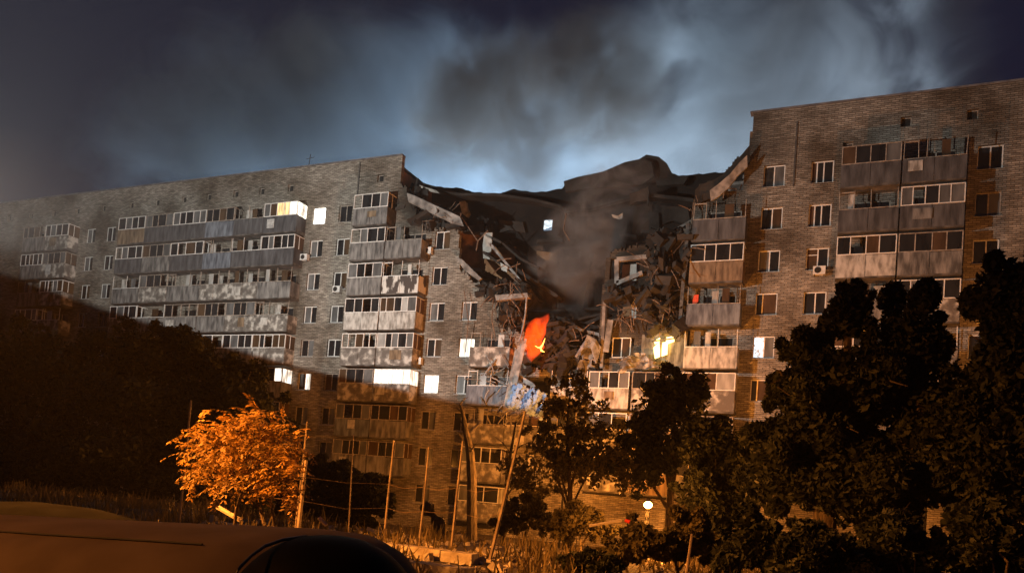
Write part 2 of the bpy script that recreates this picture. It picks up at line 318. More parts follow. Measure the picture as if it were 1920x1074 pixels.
# door+window openings behind the balconies
for cname, (a, b) in cols.items():
    rows = range(1, 10)
    for k in rows:
        if (k == 1 and cname != 'M1') or (cname in ('M2', 'R1') and k in (2, 3)): continue
        zt = 2.8*k+.45
        cx = (a+b)/2+.25
        if zt > ztop(cx)-.1: continue
        holes.append((cx-1.1, cx+1.0, zt-1.45, zt))
holes.append((-14.35, -12.95, 18.0, 19.6))
def mask_wall(x0, x1, z0, z1, top, holes, y0, y1, fine=[]):
    xs = {x0, x1}; zs = {z0, z1}
    for a, b, c, d in holes: xs |= {a, b}; zs |= {c, d}
    for a, b, st in fine: xs |= set(np.arange(a, b, st).round(3).tolist())
    if fine: zs |= set(np.arange(11.5, z1, .165).round(3).tolist())
    xs = sorted(x for x in xs if x0 <= x <= x1); zs = sorted(z for z in zs if z0 <= z <= z1)
    xs = [x for i, x in enumerate(xs) if i == 0 or x-xs[i-1] > .004]; zs = [z for i, z in enumerate(zs) if i == 0 or z-zs[i-1] > .004]
    nx, nz_ = len(xs)-1, len(zs)-1
    xc = (np.array(xs[:-1])+xs[1:])/2; zc = (np.array(zs[:-1])+zs[1:])/2
    tp = np.array([top(x)+(jit(.22) if top(x) < 29.3 else 0) for x in xc])
    ins = zc[None, :] < tp[:, None]
    for a, b, c, d in holes:
        ins[np.ix_((xc > a) & (xc < b), (zc > c) & (zc < d))] = False
    mb = MB()
    vid = {}
    def V(i, j, s):
        key = (i, j, s)
        if key not in vid: vid[key] = len(mb.v); mb.v.append((xs[i], y1 if s else y0, zs[j]))
        return vid[key]
    for i in range(nx):
        # merge runs vertically
        j = 0
        for j in range(nz_):
            if not ins[i, j]: continue
            mb.f.append((V(i, j, 0), V(i+1, j, 0), V(i+1, j+1, 0), V(i, j+1, 0)))
            mb.f.append((V(i, j, 1), V(i, j+1, 1), V(i+1, j+1, 1), V(i+1, j, 1)))
            if i == 0 or not ins[i-1, j]: mb.f.append((V(i, j, 0), V(i, j+1, 0), V(i, j+1, 1), V(i, j, 1)))
            if i == nx-1 or not ins[i+1, j]: mb.f.append((V(i+1, j, 0), V(i+1, j, 1), V(i+1, j+1, 1), V(i+1, j+1, 0)))
            if j == 0 or not ins[i, j-1]: mb.f.append((V(i, j, 0), V(i, j, 1), V(i+1, j, 1), V(i+1, j, 0)))
            if j == nz_-1 or not ins[i, j+1]: mb.f.append((V(i, j+1, 0), V(i+1, j+1, 0), V(i+1, j+1, 1), V(i, j+1, 1)))
    return mb
P_(mask_wall(-96, 26, -.3, 29.35, ztop, holes, D, D+.4, fine=[(-33.4, -19, .13), (-16, -5.6, .13)]), 'wall', M['brick'])
# coping
for a, b in ((-96, -32.9), (-6.2, 26)): cp = MB(); cp.box(a, b, D-.06, D+.5, 29.352, 29.46); P_(cp, 'coping', M['coping'])
# drainpipe like vertical seams on right wall and left tech storey
for x, a, b in ((-3.25, 24.2, 28.4), (-36.9, 26.3, 29.2)): sm = MB(); sm.beam((x, D-.03, a), (x, D-.03, b), .1, .05, (0, 1, 0)); P_(sm, 'drainpipe', M['metal'])
# spine and rear walls, roof, floors
def ztop2(x):
    pts = [(-200, 29.2), (-34, 29.2), (-32.8, 28.9), (-30.5, 28.6), (-29.2, 28.15), (-27, 27.75), (-25.3, 28.05), (-23.6, 27.65), (-22.6, 27.6), (-21.0, 27.75), (-20.7, 28.3), (-19.4, 28.1), (-17, 28.9), (-14.9, 29.4), (-13.4, 29.3), (-12.6, 28.3), (-11.8, 27.9), (-8.6, 27.85), (-6, 27.8), (200, 27.8)]
    for (a, za), (b, zb) in zip(pts, pts[1:]):
        if a <= x <= b: return za+(zb-za)*(x-a)/(b-a)
sh = [(-22.5, -21.7, 24.35, 25.3), (-34.0, -33.9, 27, 27.05), (-22.35, -22.1, 23.7, 23.88)]
def poly_wall(x0, x1, z0, top, holes, y0, y1, st=.3):
    xs = sorted({x0, x1} | set(np.arange(x0, x1, st).round(3).tolist()) | {h[0] for h in holes} | {h[1] for h in holes}); mb = MB(); jt = {}
    for a in xs: jt[a] = top(a)+jit(.05)
    for a, b in zip(xs, xs[1:]):
        segs = [(z0, None)]
        for h in holes:
            if h[0] <= (a+b)/2 <= h[1]: segs = [(z0, h[2]), (h[3], None)]
        for c, d in segs:
            ta, tb = (d, d) if d else (jt[a], jt[b]); i = len(mb.v)
            mb.v += [(a, y0, c), (b, y0, c), (b, y1, c), (a, y1, c), (a, y0, ta), (b, y0, tb), (b, y1, tb), (a, y1, ta)]
            for f in ((4, 5, 6, 7), (0, 1, 5, 4), (2, 3, 7, 6), (3, 2, 1, 0), (0, 4, 7, 3), (1, 2, 6, 5)): mb.f.append(tuple(i+k for k in f))
    return mb
for k in range(5, 10):       # torn floor edges and wall stubs left standing against the middle wall
    z = flo(k)
    x = -33.0
    while x < -6:
        w_ = random.uniform(1.2, 3.4)
        if random.random() < .72 and z < ztop2(x+w_/2)-.8:
            q = MB(); dz = jit(.25); dep = random.uniform(.25, 1.3)
            q.hexa([(x, 55-dep, z-.22), (x+w_, 55-dep*random.uniform(.4, 1), z-.22+dz), (x+w_, 54.995, z-.22+dz), (x, 54.995, z-.22), (x, 55-dep, z), (x+w_, 55-dep*.7, z+dz), (x+w_, 54.995, z+dz), (x, 54.995, z)])
            P_(q, 'floor_edge', M['soot'])
        x += w_+random.uniform(0, .6)
    for x in (-29.6, -27.0, -24.0, -20.9, -18.2, -15.4, -12.2, -9.2):
        if random.random() < .75 and z+2.0 < ztop2(x):
            q = MB(); x += jit(.3); h_ = random.uniform(.9, 2.5); dep = random.uniform(.3, 1.6); q.hexa([(x, 55-dep, z), (x+.16, 55-dep, z), (x+.16, 54.995, z), (x, 54.995, z), (x, 55-dep*.5, z+h_), (x+.16, 55-dep*.5, z+h_), (x+.16, 54.995, z+h_), (x, 54.995, z+h_)]); P_(q, 'wall_stub', M['soot'])
    for x0 in (-29.4, -26.8, -23.8, -20.7, -18.0, -15.2, -12.0):
        if random.random() < .6 and z+2.6 < ztop2(x0+1): 
            q = MB(); a = x0+random.uniform(.1, .5); b = a+random.uniform(1, 2); q.box(a, b, 54.93, 54.99, z+.05, z+random.uniform(1.4, 2.5)); P_(q, 'wallpaper', M[random.choice(['paper_brown', 'paper_grey', 'soot'])])
            q = MB(); a = b+.1; q.box(a, a+.7, 54.9, 54.985, z+.02, z+1.95); P_(q, 'doorway', M['black'])
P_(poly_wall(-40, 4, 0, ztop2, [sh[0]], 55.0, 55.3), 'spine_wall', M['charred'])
hw = MB(); hw.slabpoly([(-22.45, 55.12, 24.5), (-21.75, 55.12, 24.7), (-21.75, 55.12, 25.25), (-22.45, 55.12, 25.25)], -.02); P_(hw, 'glowing_pane', M['lit_blue'])  # added glowing pane, stands in for bright sky seen through the hole
for a, b in ((-96, -29), (-9, 26)): rw = MB(); rw.box(a, b, 61.6, 62, 0, 29.35); P_(rw, 'rear_wall', M['brick'])
for a, b in ((-96, -33.0), (-6, 26)): rf = MB(); rf.box(a, b, D+.41, 61.59, 28.4, 28.6); P_(rf, 'roof', M['roof'])
# floor slabs: intact behind the facade, torn towards the gap
fl = MB()
lim = {9: (-32.5, -7.6), 8: (-27.3, -9.4), 7: (-26.0, -12.7), 6: (-21.4, -15.3), 5: (-20.6, -16.5), 4: (-20, -17), 3: (-20, -17), 2: (-20, -17), 10: (-33.2, -6.2)}
for k, (a, b) in lim.items():
    z = flo(k); y1 = 54.99
    n = 5
    for i in range(n):
        yy0 = D+.41+(y1-D-.41)*i/n; yy1 = D+.41+(y1-D-.41)*(i+1)/n
        fl.box(-60, a+jit(.5)+i*.35, yy0, yy1, z-.24, z-.02); fl.box(b+jit(.5)-i*.35, 10, yy0, yy1, z-.24, z-.02)
P_(fl, 'floor_slab', M['concrete'])
# cross walls of exposed rooms
for x, z0, z1 in ((-33.1, 14, 28.3), (-30.3, 14, 22.9), (-27.1, 14, 19.4), (-9.5, 14, 24), (-6.1, 14, 28.3)): cw = MB(); cw.box(x-.1, x+.1, D+.41, 54.9, z0, z1); P_(cw, 'cross_wall', M['room'])
for a, b, c, d in ((-27, -24.5, 15, 23.0), (-15.2, -9.6, 12, 18.4)): rm = MB(); rm.box(a, b, 54.4, 54.6, c, d); P_(rm, 'room_partition', M['room'])
rp_ = MB(); rp_.box(-14.6, -12.7, D+1.6, D+1.7, 17.9, 20.1); P_(rp_, 'room_partition', M['room_pale'])
rp2 = MB(); rp2.slabpoly([U(1183, 560, D+1), U(1203, 560, D+1), U(1200, 612, D+1), U(1186, 618, D+1)], .08); P_(rp2, 'room_partition', M['room_pale'])

def window(x, k, kind):
    z1 = 2.8*k+.5; z0 = z1-WIN_H; x0 = x-WIN_W/2; x1 = x+WIN_W/2; yf = D+.16
    if kind == 'plain': fm = M['frame_old']
    elif kind == 'old': fm = M['frame_old']
    else: fm = M['frame']
    t = .065; f = MB()
    f.box(x0, x0+t, yf, yf+.07, z0, z1); f.box(x1-t, x1, yf, yf+.07, z0, z1)
    f.box(x0+t, x1-t, yf, yf+.07, z1-t, z1); f.box(x0+t, x1-t, yf, yf+.07, z0, z0+t)
    mx = {'offset': x0+.42, 'open3': x0+.55, 'left_open': x0+.66}.get(kind, x+.02+jit(.03)*0)
    mulls = [mx]
    if kind == 'open3': mulls = [x0+.34, x0+.74]
    for m_ in mulls: f.box(m_-.035, m_+.035, yf-.012, yf+.06, z0+t+.002, z1-t-.002)
    if kind == 'cross': f.box(x0+t, mx-.037, yf, yf+.06, z1-.45, z1-.4)
    w = f.build('window', fm, B, loc=(x0, yf, z0))
    edges = [x0+t]+mulls+[x1-t]
    gm = {'hot': ['lit_hot']*2, 'white': ['lit_white']*2, 'blue': ['lit_blue', 'glass_grey'], 'halfwhite': ['glass', 'lit_white'], 'grey': ['glass_grey', 'glass'],
          'offset': ['glass', 'glass_warm'], 'left_open': ['black', 'glass_grey'], 'old': random.choice([['glass', 'glass_grey'], ['glass_warm', 'glass'], ['glass', 'glass']]), 'open3': ['glass_warm', 'glass', 'glass'],
          'sash': ['glass_grey', 'glass'], 'cross': ['glass_warm', 'glass']}.get(kind, random.choice([['glass', 'glass'], ['glass', 'glass'], ['glass_grey', 'glass'], ['glass', 'glass_warm']]))
    for i, (a, b) in enumerate(zip(edges, edges[1:])):
        p = MB(); off = .0
        p.box(a+.037 if i else a+.002, b-.037 if i < len(edges)-2 else b-.002, yf+.02, yf+.035, z0+t+.002, z1-t-.002)
        p.build('pane', M[gm[min(i, len(gm)-1)]], w, loc=(a, yf, z0))
    s = MB(); s.hexa([(x0-.06, D-.1, z0-.07), (x1+.06, D-.1, z0-.07), (x1+.06, D-.004, z0-.04), (x0-.06, D-.004, z0-.04), (x0-.06, D-.1, z0-.05), (x1+.06, D-.1, z0-.05), (x1+.06, D-.004, z0-.01), (x0-.06, D-.004, z0-.01)])
    s.build('sill', M['sill'], w, loc=(x0, yf, z0))
for w in windows: window(*w)
for x in techx+[-.18]:
    z0 = 27.36 if x != -.18 else 26.1
    f = MB(); a, b, c, d = x-.3, x+.3, z0, z0+.6
    f.box(a, a+.05, D+.2, D+.25, c, d); f.box(b-.05, b, D+.2, D+.25, c, d); f.box(a+.05, b-.05, D+.2, D+.25, d-.05, d); f.box(a+.05, b-.05, D+.2, D+.25, c, c+.05)
    w = f.build('vent_window', M['frame_old'] if x > -80 else M['frame_old'], B, loc=(a, D+.2, c))
    p = MB(); p.box(a+.05, b-.05, D+.22, D+.235, c+.05, d-.05); p.build('pane', M['black'], w, loc=(a, D, c))

DEP = 1.2
def balcony(col, k, kind='w4', panel='panel_grey', lit=None, tones=None, droop=0):
    """one balcony: slab mesh with parapet, glazing frame and panes as children"""
    x0, x1 = cols[col]; yf = D-DEP; zb = 2.8*k-1.65; zg = 2.8*k-.45; zt = 2.8*k+.70
    x0 += .02; x1 -= .02
    s = MB(); s.box(x0, x1, yf+.02, D-.003, zb-.24, zb-.02)
    b = s.build('balcony', M['slab'], B, loc=(x0, D, zb))
    p = MB(); n = 14
    top = lambda t: zg - (droop*math.sin(math.pi*t)*.5 if droop else 0)
    for i in range(2):
        a = x0+(x1-x0)*i/2+(.015 if i else 0); c = x0+(x1-x0)*(i+1)/2-(.015 if not i else 0); dy = jit(.02)
        p.box(a, c, yf+dy, yf+.06+dy, zb-.1-random.random()*.08, zg-(random.random()*.06 if i else 0))
    if col in ('Dc', 'T2', 'T1', 'F', 'M1', 'R2', 'R1', 'M3', 'Z1', 'G2', 'R0'):
        p.box(x1-.06, x1, yf+.09, D-.004, zb-.02, zg)
    if col in ('T1', 'Z1', 'R2', 'R1', 'M1', 'G1', 'R0'):
        p.box(x0, x0+.06, yf+.09, D-.004, zb-.02, zg)
    rr = random.random(); panel = panel if rr > .2 or panel == 'panel_drip' else ('panel_ochre' if rr < .1 else 'panel_blue')
    p.build('parapet', M[panel], b, loc=(x0, yf, zb))
    if random.random() < .3:
        q = MB(); a_ = x0+random.uniform(.2, x1-x0-1.3); q.box(a_, a_+random.uniform(.5, 1.1), yf-.05, yf-.03, zb+random.uniform(.1, .5), zg-random.uniform(.05, .3)); q.build('patch_board', M[random.choice(['panel_pale', 'panel_grey', 'panel_ochre', 'sill'])], b, loc=(a_, yf, zb))
    if kind == 'none': return b
    npan = {'w4': 4, 'w5': 5, 'w3': 3, 'w6': 6, 'open': 0, 'post': 3, 'dark': 4, 'half': 3}.get(kind, 4)
    fm = M['frame'] if kind[0] == 'w' else M['frame_old']
    f = MB(); t = .055
    y0, y1 = yf-.012, yf+.06
    if kind[0] == 'w' or kind == 'dark':
        f.box(x0, x1, y0, y1, zt-t, zt); f.box(x0, x1, y0, y1, zg+.002, zg+t)
        xs_ = [x0+t/2+(x1-x0-t)*i/npan+(jit(.12) if 0 < i < npan else 0) for i in range(npan+1)]
        for x in xs_: f.box(x-t/2, x+t/2, y0-.006, y1-.006, zg+t, zt-t)
        f.box(x1-t, x1, yf+.07, D-.004, zt-t, zt); f.box(x1-t, x1, yf+.58, yf+.64, zg+.05, zt-t)
        fr = f.build('glazing_frame', fm, b, loc=(x0, yf, zg))
        tn = tones or random.choice([['glass', 'glass_grey', 'glass', 'glass'], ['glass_grey', 'glass', 'glass', 'glass_grey'], ['glass', 'glass', 'glass_warm', 'glass'], ['glass_warm', 'glass', 'glass', 'glass_grey']])
        for i in range(npan):
            if not lit and random.random() < .13: continue
            q = MB(); q.box(xs_[i]+t/2, xs_[i+1]-t/2, yf+.015, yf+.03, zg+t, zt-t)
            m_ = lit[i % len(lit)] if lit else tn[i % len(tn)]
            q.build('pane', M[m_], b, loc=(xs_[i], yf, zg))
        if col in ('Dc', 'T2', 'M1', 'R2', 'G2', 'Z2'):
            q = MB(); q.box(x1-.035, x1-.02, yf+.08, D-.01, zg, zt-t); q.build('pane', M['glass_milk' if kind == 'w3' else 'glass_warm' if not lit else lit[-1]], b, loc=(x1, yf, zg))
    else:
        # open balcony: posts, a rail and leftovers
        xp = [x0+.04, x1-.04]+([x0+(x1-x0)*random.uniform(.3, .7)] if kind != 'open' else [])+([x0+(x1-x0)*.25] if kind == 'half' else [])
        for x in xp: f.tube([(x, yf+.03, zg), (x+jit(.05), yf+.03, zt+.02)], .025, 5)
        f.box(x0+.01, x1-.01, yf+.01, yf+.05, zg+.002, zg+.05)
        if kind == 'half': f.box(x0+.1, x0+(x1-x0)*.25, y0, y1, zt-.12, zt-.06)
        f.build('glazing_frame', M['frame'] if random.random() < .4 else M['frame_old'], b, loc=(x0, yf, zg))
        # board or curtain standing in the opening
        for j in range(2 if kind == 'post' else 1):
            a = x0+random.uniform(.15, .8)*(x1-x0-.5); wd = random.uniform(.3, .75)
            q = MB(); q.box(a, a+wd, yf+.2+.1*j, yf+.23+.1*j, zg-.3, zt-random.uniform(0, .35)); q.build('screen', M[random.choice(['glass_milk', 'glass_warm', 'glass_grey', 'panel_pale'])], b, loc=(a, yf, zg))
    # window and door leaf behind, on the facade
    cx = (x0+x1)/2+.25; q = MB(); a, c = cx-1.1, cx+1.0; z1 = 2.8*k+.45; z0 = z1-1.45
    if kind in ('open', 'post', 'half'):
        for xx in (a, cx-.1, c-.07): q.box(xx, xx+.07, D+.1, D+.16, z0, z1)
        q.box(a+.07, c-.07, D+.1, D+.16, z1-.07, z1); q.box(a+.07, c-.07, D+.1, D+.16, z0, z0+.07)
        q.build('window_frame', M['frame_old'], b, loc=(a, D, z0))
    q = MB(); q.box(a, c, D+.165, D+.18, z0, z1); q.build('inner_pane', M['glass'], b, loc=(a, D, z0))
    return b
# left row (photo x 321-570)
L = ['F', 'E', 'A', 'Bc', 'C', 'Dc']
plan = {9: [('w4', 'panel_dark'), ('dark', 'panel_dark'), ('w5', 'panel_dark'), ('dark', 'panel_dark'), ('post', 'panel_dark'), ('w5', 'panel_dark')],
        8: [('w4', 'panel_dark'), ('dark', 'panel_grey'), ('w4', 'panel_dark'), ('half', 'panel_dark'), ('post', 'panel_dark'), ('w5', 'panel_dark')],
        7: [('post', 'panel_grey'), ('dark', 'panel_patch'), ('half', 'panel_grey'), ('post', 'panel_patch'), ('post', 'panel_patch'), ('post', 'panel_grey')],
        6: [('w4', 'panel_patch'), ('open', 'panel_grey'), ('dark', 'panel_grey'), ('dark', 'panel_grey'), ('dark', 'panel_patch'), ('half', 'panel_patch')],
        5: [('dark', 'panel_grey'), ('w4', 'panel_patch'), ('dark', 'panel_grey'), ('w3', 'panel_grey'), ('w4', 'panel_grey'), ('w5', 'panel_patch')],
        4: [('post', 'panel_grey'), None, None, ('open', 'panel_grey'), ('dark', 'panel_grey'), ('dark', 'panel_grey')],
        3: [None, None, None, None, ('dark', 'panel_grey'), ('dark', 'panel_grey')]}
for k, row in plan.items():
    for c, e in zip(L, row):
        if e is None: continue
        lit = None; tn = None
        if (k, c) == (9, 'Dc'): lit = ['glass_grey', 'glass_warm', 'lit_yellow', 'lit_yellow', 'lit_white']
        if (k, c) == (5, 'Dc'): tn = ['glass_warm', 'glass', 'glass', 'glass_warm', 'glass_warm']
        if (k, c) == (4, 'Dc'): lit = ['glass', 'glass_grey', 'glass', 'lit_white']
        balcony(c, k, *e, lit=lit, tones=tn)
T = {9: (('w4', 'panel_grey'), None), 8: (('w4', 'panel_grey'), ('half', 'panel_grey')), 7: (('w4', 'panel_grey'), ('half', 'panel_drip')), 6: (('w4', 'panel_pale'), ('w5', 'panel_pale')),
     5: (('w5', 'panel_patch'), ('w5', 'panel_patch')), 4: (('dark', 'panel_patch'), ('w5', 'panel_patch')), 3: (('dark', 'panel_grey'), ('dark', 'panel_grey')), 2: (('dark', 'panel_grey'), ('dark', 'panel_grey'))}
for k, (a, b) in T.items():
    if a: balcony('T1', k, *a, tones=['glass_grey', 'glass', 'glass', 'glass_grey'] if k == 7 else None)
    if b: balcony('T2', k, *b, lit=['lit_white']*5 if k == 4 else None, tones={5: ['glass_milk', 'glass', 'glass_grey', 'glass', 'glass_grey'], 6: ['glass_warm', 'glass_warm', 'glass', 'glass_milk', 'glass_grey']}.get(k))
for k, e in {5: ('half', 'panel_patch'), 4: ('half', 'panel_patch'), 3: ('half', 'panel_patch'), 2: ('w4', 'panel_patch'), 1: ('w3', 'panel_patch')}.items(): balcony('M1', k, *e)
for k in (2, 3): balcony('M2', k, 'open', 'panel_patch')
balcony('M3', 4, 'open', 'panel_patch'); balcony('M3', 3, 'dark', 'panel_patch')
for k, e in {4: ('w4', 'panel_pale'), 3: ('w3', 'panel_patch'), 2: ('w4', 'panel_patch')}.items(): balcony('R0', k, *e)
for k in (4, 3, 2): balcony('R1', k, 'dark', 'panel_patch')
R2 = {8: ('half', 'panel_dark'), 7: ('w4', 'panel_pale'), 6: ('post', 'panel_patch'), 5: ('post', 'panel_pale'), 4: ('w3', 'panel_patch'), 3: ('dark', 'panel_patch'), 2: ('dark', 'panel_grey')}
for k, e in R2.items(): balcony('R2', k, *e, tones=['glass_warm', 'glass_warm', 'glass_milk'] if k == 4 else ['glass', 'glass', 'glass', 'glass'])
for k in range(5, 10):
    balcony('Z1', k, ['w3', 'post', 'w4', 'half', 'dark'][k-5], ['panel_patch', 'panel_grey', 'panel_pale', 'panel_dark', 'panel_dark'][k-5])
    balcony('Z2', k, ['post', 'w4', 'dark', 'w5', 'half'][k-5], ['panel_grey', 'panel_patch', 'panel_grey', 'panel_dark', 'panel_dark'][k-5])
    if k > 5:
        balcony('G1', k, ['w4', 'post', 'w5', 'dark'][k-6], 'panel_grey'); balcony('G2', k, ['half', 'w5', 'dark', 'w4'][k-6], 'panel_patch')
# red cloth hung on the sixth-floor balcony
q = MB(); a = U(1297, 552, D-DEP+.15); q.slabpoly([U(1301, 553, D-1.0), U(1310, 552, D-1.0), U(1309, 566, D-1.0), U(1297, 574, D-1.0)], .02)
tag(q.build('cloth', M['red_cloth']), 'salmon red cloth hanging in an open balcony of the right wing', 'cloth')
# lit yellow room in the broken column, with its torn window
yr = MB(); 
for (pa, pb, pc, pd) in (((1225, 652), (1236, 640), (1238, 668), (1228, 672)), ((1242, 642), (1252, 640), (1251, 664), (1240, 668)), ((1226, 640), (1238, 632), (1240, 638), (1228, 645)), ((1250, 632), (1264, 630), (1264, 640), (1248, 646))):
    yr.slabpoly([U(*p, D-.6) for p in (pa, pb, pc, pd)], .05)
w = P_(yr, 'glowing_pane', M['lit_amber'])
yf_ = MB(); yf_.beam(U(1239, 632, D-.68), U(1239, 672, D-.68), .09, .1, (0, 1, 0)); yf_.beam(U(1222, 640, D-.68), U(1266, 634, D-.68), .09, .09, (0, 1, 0)); yf_.build('window_frame', M['metal'], w)
wl_ = MB(); wl_.slabpoly([U(1205, 628, D-.2), U(1290, 622, D-.2), U(1285, 690, D-.2), U(1200, 696, D-.2)], -.12); P_(wl_, 'room_partition', M['panel_grey'])
pl = bpy.data.lights.new('window_spill_light', 'POINT'); pl.energy = 170; pl.color = (1, .52, .12); pl.shadow_soft_size = .2  # added lamp outside the window, gives the spill of the lit room
po = bpy.data.objects.new('window_spill_light', pl); COL.objects.link(po); po.location = U(1244, 640, D-1.7)
# side light of the lit top-left room: glazed end panel glowing
sp_ = MB(); x = -41.86; sp_.box(x, x+.03, D-1.08, D-.12, 24.82, 25.82); P_(sp_, 'lit_end_pane', M['lit_white'])
sp_ = MB(); sp_.box(x+.031, x+.05, D-.64, D-.57, 24.82, 25.82); sp_.box(x+.031, x+.05, D-1.08, D-.12, 25.28, 25.33); P_(sp_, 'end_pane_bars', M['frame'])
# glow escaping from the bright top-left window onto the wall round it
def lamp(name, loc, e, col, r=.15):
    l = bpy.data.lights.new(name, 'POINT'); l.energy = e; l.color = col; l.shadow_soft_size = r
    o = bpy.data.objects.new(name, l); COL.objects.link(o); o.location = loc; return o
# air conditioners
for px, py in ((572, 483), (633, 543), (803, 471), (784, 677), (1536, 508), (1002, 905)):
    if px == 1002: continue
    c = U(px, py, D-.2); q = MB(); q.box(c.x-.36, c.x+.36, D-.42, D-.08, c.z-.26, c.z+.26)
    a = q.build('air_conditioner', M['ac'], B, loc=tuple(c)); fn = MB()
    fn.tube([(c.x-.08, D-.422, c.z), (c.x-.08, D-.44, c.z)], .2, 14); fn.build('fan_grille', M['black'], a, loc=tuple(c))
    bk = MB(); bk.box(c.x-.3, c.x-.26, D-.40, D-.002, c.z-.31, c.z-.265); bk.box(c.x+.26, c.x+.3, D-.40, D-.002, c.z-.31, c.z-.265); bk.build('bracket', M['metal'], a, loc=tuple(c))
# roof aerials
am = MB(); a = Vector((-43.6, D+1.5, 28.6)); am.tube([a, a+Vector((.25, 0, 2.6))], .03, 4); am.tube([a+Vector((-.2, 0, 2.2)), a+Vector((.7, 0, 2.3))], .02, 4); P_(am, 'aerial', M['metal'])

# ------------------------------------------------------------------ wreckage: slabs, beams, sheets, tangle
def poly(name, pts, Y, m, thick, label, cat, group=None, dy=None):
    mb = MB(); P = [U(p[0], p[1], Y+(dy[i] if dy else 0)) for i, p in enumerate(pts)]; c = P[0]
    mb.slabpoly(P, thick); o = mb.build(name, m, loc=tuple(c)); return tag(o, label, cat, group)
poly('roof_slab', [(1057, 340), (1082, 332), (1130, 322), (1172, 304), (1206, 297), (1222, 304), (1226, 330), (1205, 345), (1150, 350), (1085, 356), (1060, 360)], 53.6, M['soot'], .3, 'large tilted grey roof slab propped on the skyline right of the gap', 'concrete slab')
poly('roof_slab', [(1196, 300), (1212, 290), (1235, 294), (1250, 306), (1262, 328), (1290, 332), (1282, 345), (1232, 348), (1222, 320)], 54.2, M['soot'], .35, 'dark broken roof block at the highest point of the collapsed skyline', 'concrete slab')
poly('roof_slab', [(763, 362), (776, 366), (862, 406), (868, 420), (845, 414), (765, 375)], 49.2, M['concrete'], .25, 'long pale roof slab sliding down from the corner of the left wing', 'concrete slab', dy=[0, 0, -.3, -.3, 0, 0])
poly('concrete_beam', [(853, 482), (866, 486), (903, 522), (897, 526), (872, 508)], 49.0, M['concrete'], .2, 'short pinkish beam hanging below the top window of the left wing', 'concrete beam')
poly('wall_panel', [(862, 433), (923, 436), (921, 452), (985, 536), (982, 545), (935, 520), (905, 505), (880, 530), (866, 500)], 52.6, M['room'], .2, 'exposed orange-brown room wall torn open beside the left wing', 'wall panel')
poly('wall_panel', [(908, 437), (923, 436), (922, 462), (918, 486), (906, 484), (905, 460)], 52.2, M['room_pale'], .1, 'pale broken strip of plaster wall hanging in the exposed room', 'wall panel')
poly('metal_sheet', [(914, 455), (921, 456), (984, 533), (983, 538)], 51.0, M['twist'], .08, 'long thin bright strip of metal slanting down to the gap edge', 'metal sheet')
poly('metal_sheet', [(938, 492), (952, 500), (950, 510), (940, 506)], 50.8, M['room_pale'], .06, 'small white fragment caught under the slanting metal strip', 'metal sheet')
poly('concrete_slab', [(928, 553), (988, 549), (991, 557), (930, 563)], 48.6, M['concrete'], .5, 'thin broken floor slab sticking out over the gap edge', 'concrete slab')
mb = MB(); mb.tube([U(988, 553, 48.7), U(985, 590, 48.7), U(979, 622, 48.6), U(974, 640, 48.6)], .07, 5); tag(mb.build('steel_post', M['twist']), 'thin bent steel post standing at the open corner over the gap', 'steel post')
# long leaning ribbed panel
mb = MB()
for i in range(5): mb.beam(U(968+i*4.6, 655-i*5, 47.6), U(944+i*3.4, 772-i*2, 46.6), .16, .05+.05*(i % 2), (0, 1, 0))
tag(mb.build('ribbed_panel', M['twist']), 'long ribbed metal panel leaning against the broken balconies', 'metal panel')
poly('metal_sheet', [(966, 704), (973, 702), (1000, 718), (1004, 724), (1000, 726), (970, 712)], 47.4, M['twist'], .1, 'narrow bright metal strip above the blue sheeting', 'metal sheet')
# crumpled blue sheeting
def crumple(name, corners, Y, m, label, cat, n=16, amp=.35, holes=.12, group=None, dy=0):
    a, b, c, d = [U(p[0], p[1], Y-(dy if i in (1, 2) else 0)) for i, p in enumerate(corners)]; mb = MB(); vs = {}
    for j in range(n+1):
        for i in range(n+1):
            u, v = i/n, j/n; p = (a*(1-u)+b*u)*(1-v)+(d*(1-u)+c*u)*v
            p = p+Vector((jit(.12), jit(amp)+.3*math.sin(u*9+v*4), jit(.12))); vs[i, j] = len(mb.v); mb.v.append(tuple(p))
    for j in range(n):
        for i in range(n):
            edge = min(i, j, n-1-i, n-1-j)
            if random.random() < (holes if edge > 0 else .35): continue
            mb.f.append((vs[i, j], vs[i+1, j], vs[i+1, j+1], vs[i, j+1]))
    o = mb.build(name, m); sol = o.modifiers.new('thickness', 'SOLIDIFY'); sol.thickness = .02; return tag(o, label, cat, group)
crumple('blue_sheeting', [(956, 718), (1002, 726), (996, 772), (952, 766)], 46.6, M['blue'], 'crumpled pale blue sheeting caught beside the leaning ribbed panel', 'sheeting', amp=.08, dy=.9, holes=.04)
crumple('blue_sheeting', [(1001, 727), (1024, 736), (1020, 788), (984, 776)], 46.0, M['blue'], 'second torn piece of pale blue sheeting hanging just right of the first', 'sheeting', n=12, amp=.08, dy=.6, holes=.08)
# curved peeled sheet right of the gap
mb = MB()
for i in range(8):
    t = i/7; mb.tube([U(1080+2*i, 668-i*3.2, 49), U(1095+i, 650-i*3, 48.4), U(1110+i, 652-i*2, 48.6), U(1118+i*1.2, 680-i*4, 49)], .09, 5)
tag(mb.build('curled_sheet', M['twist']), 'curled ribbed metal sheet peeled back above the low balconies in the gap', 'metal sheet')
crumple('torn_sheet', [(1080, 660), (1112, 640), (1120, 690), (1084, 692)], 49.3, M['concrete'], 'grey crumpled slab face below the curled sheet in the gap', 'sheet', n=8, amp=.2, holes=0)
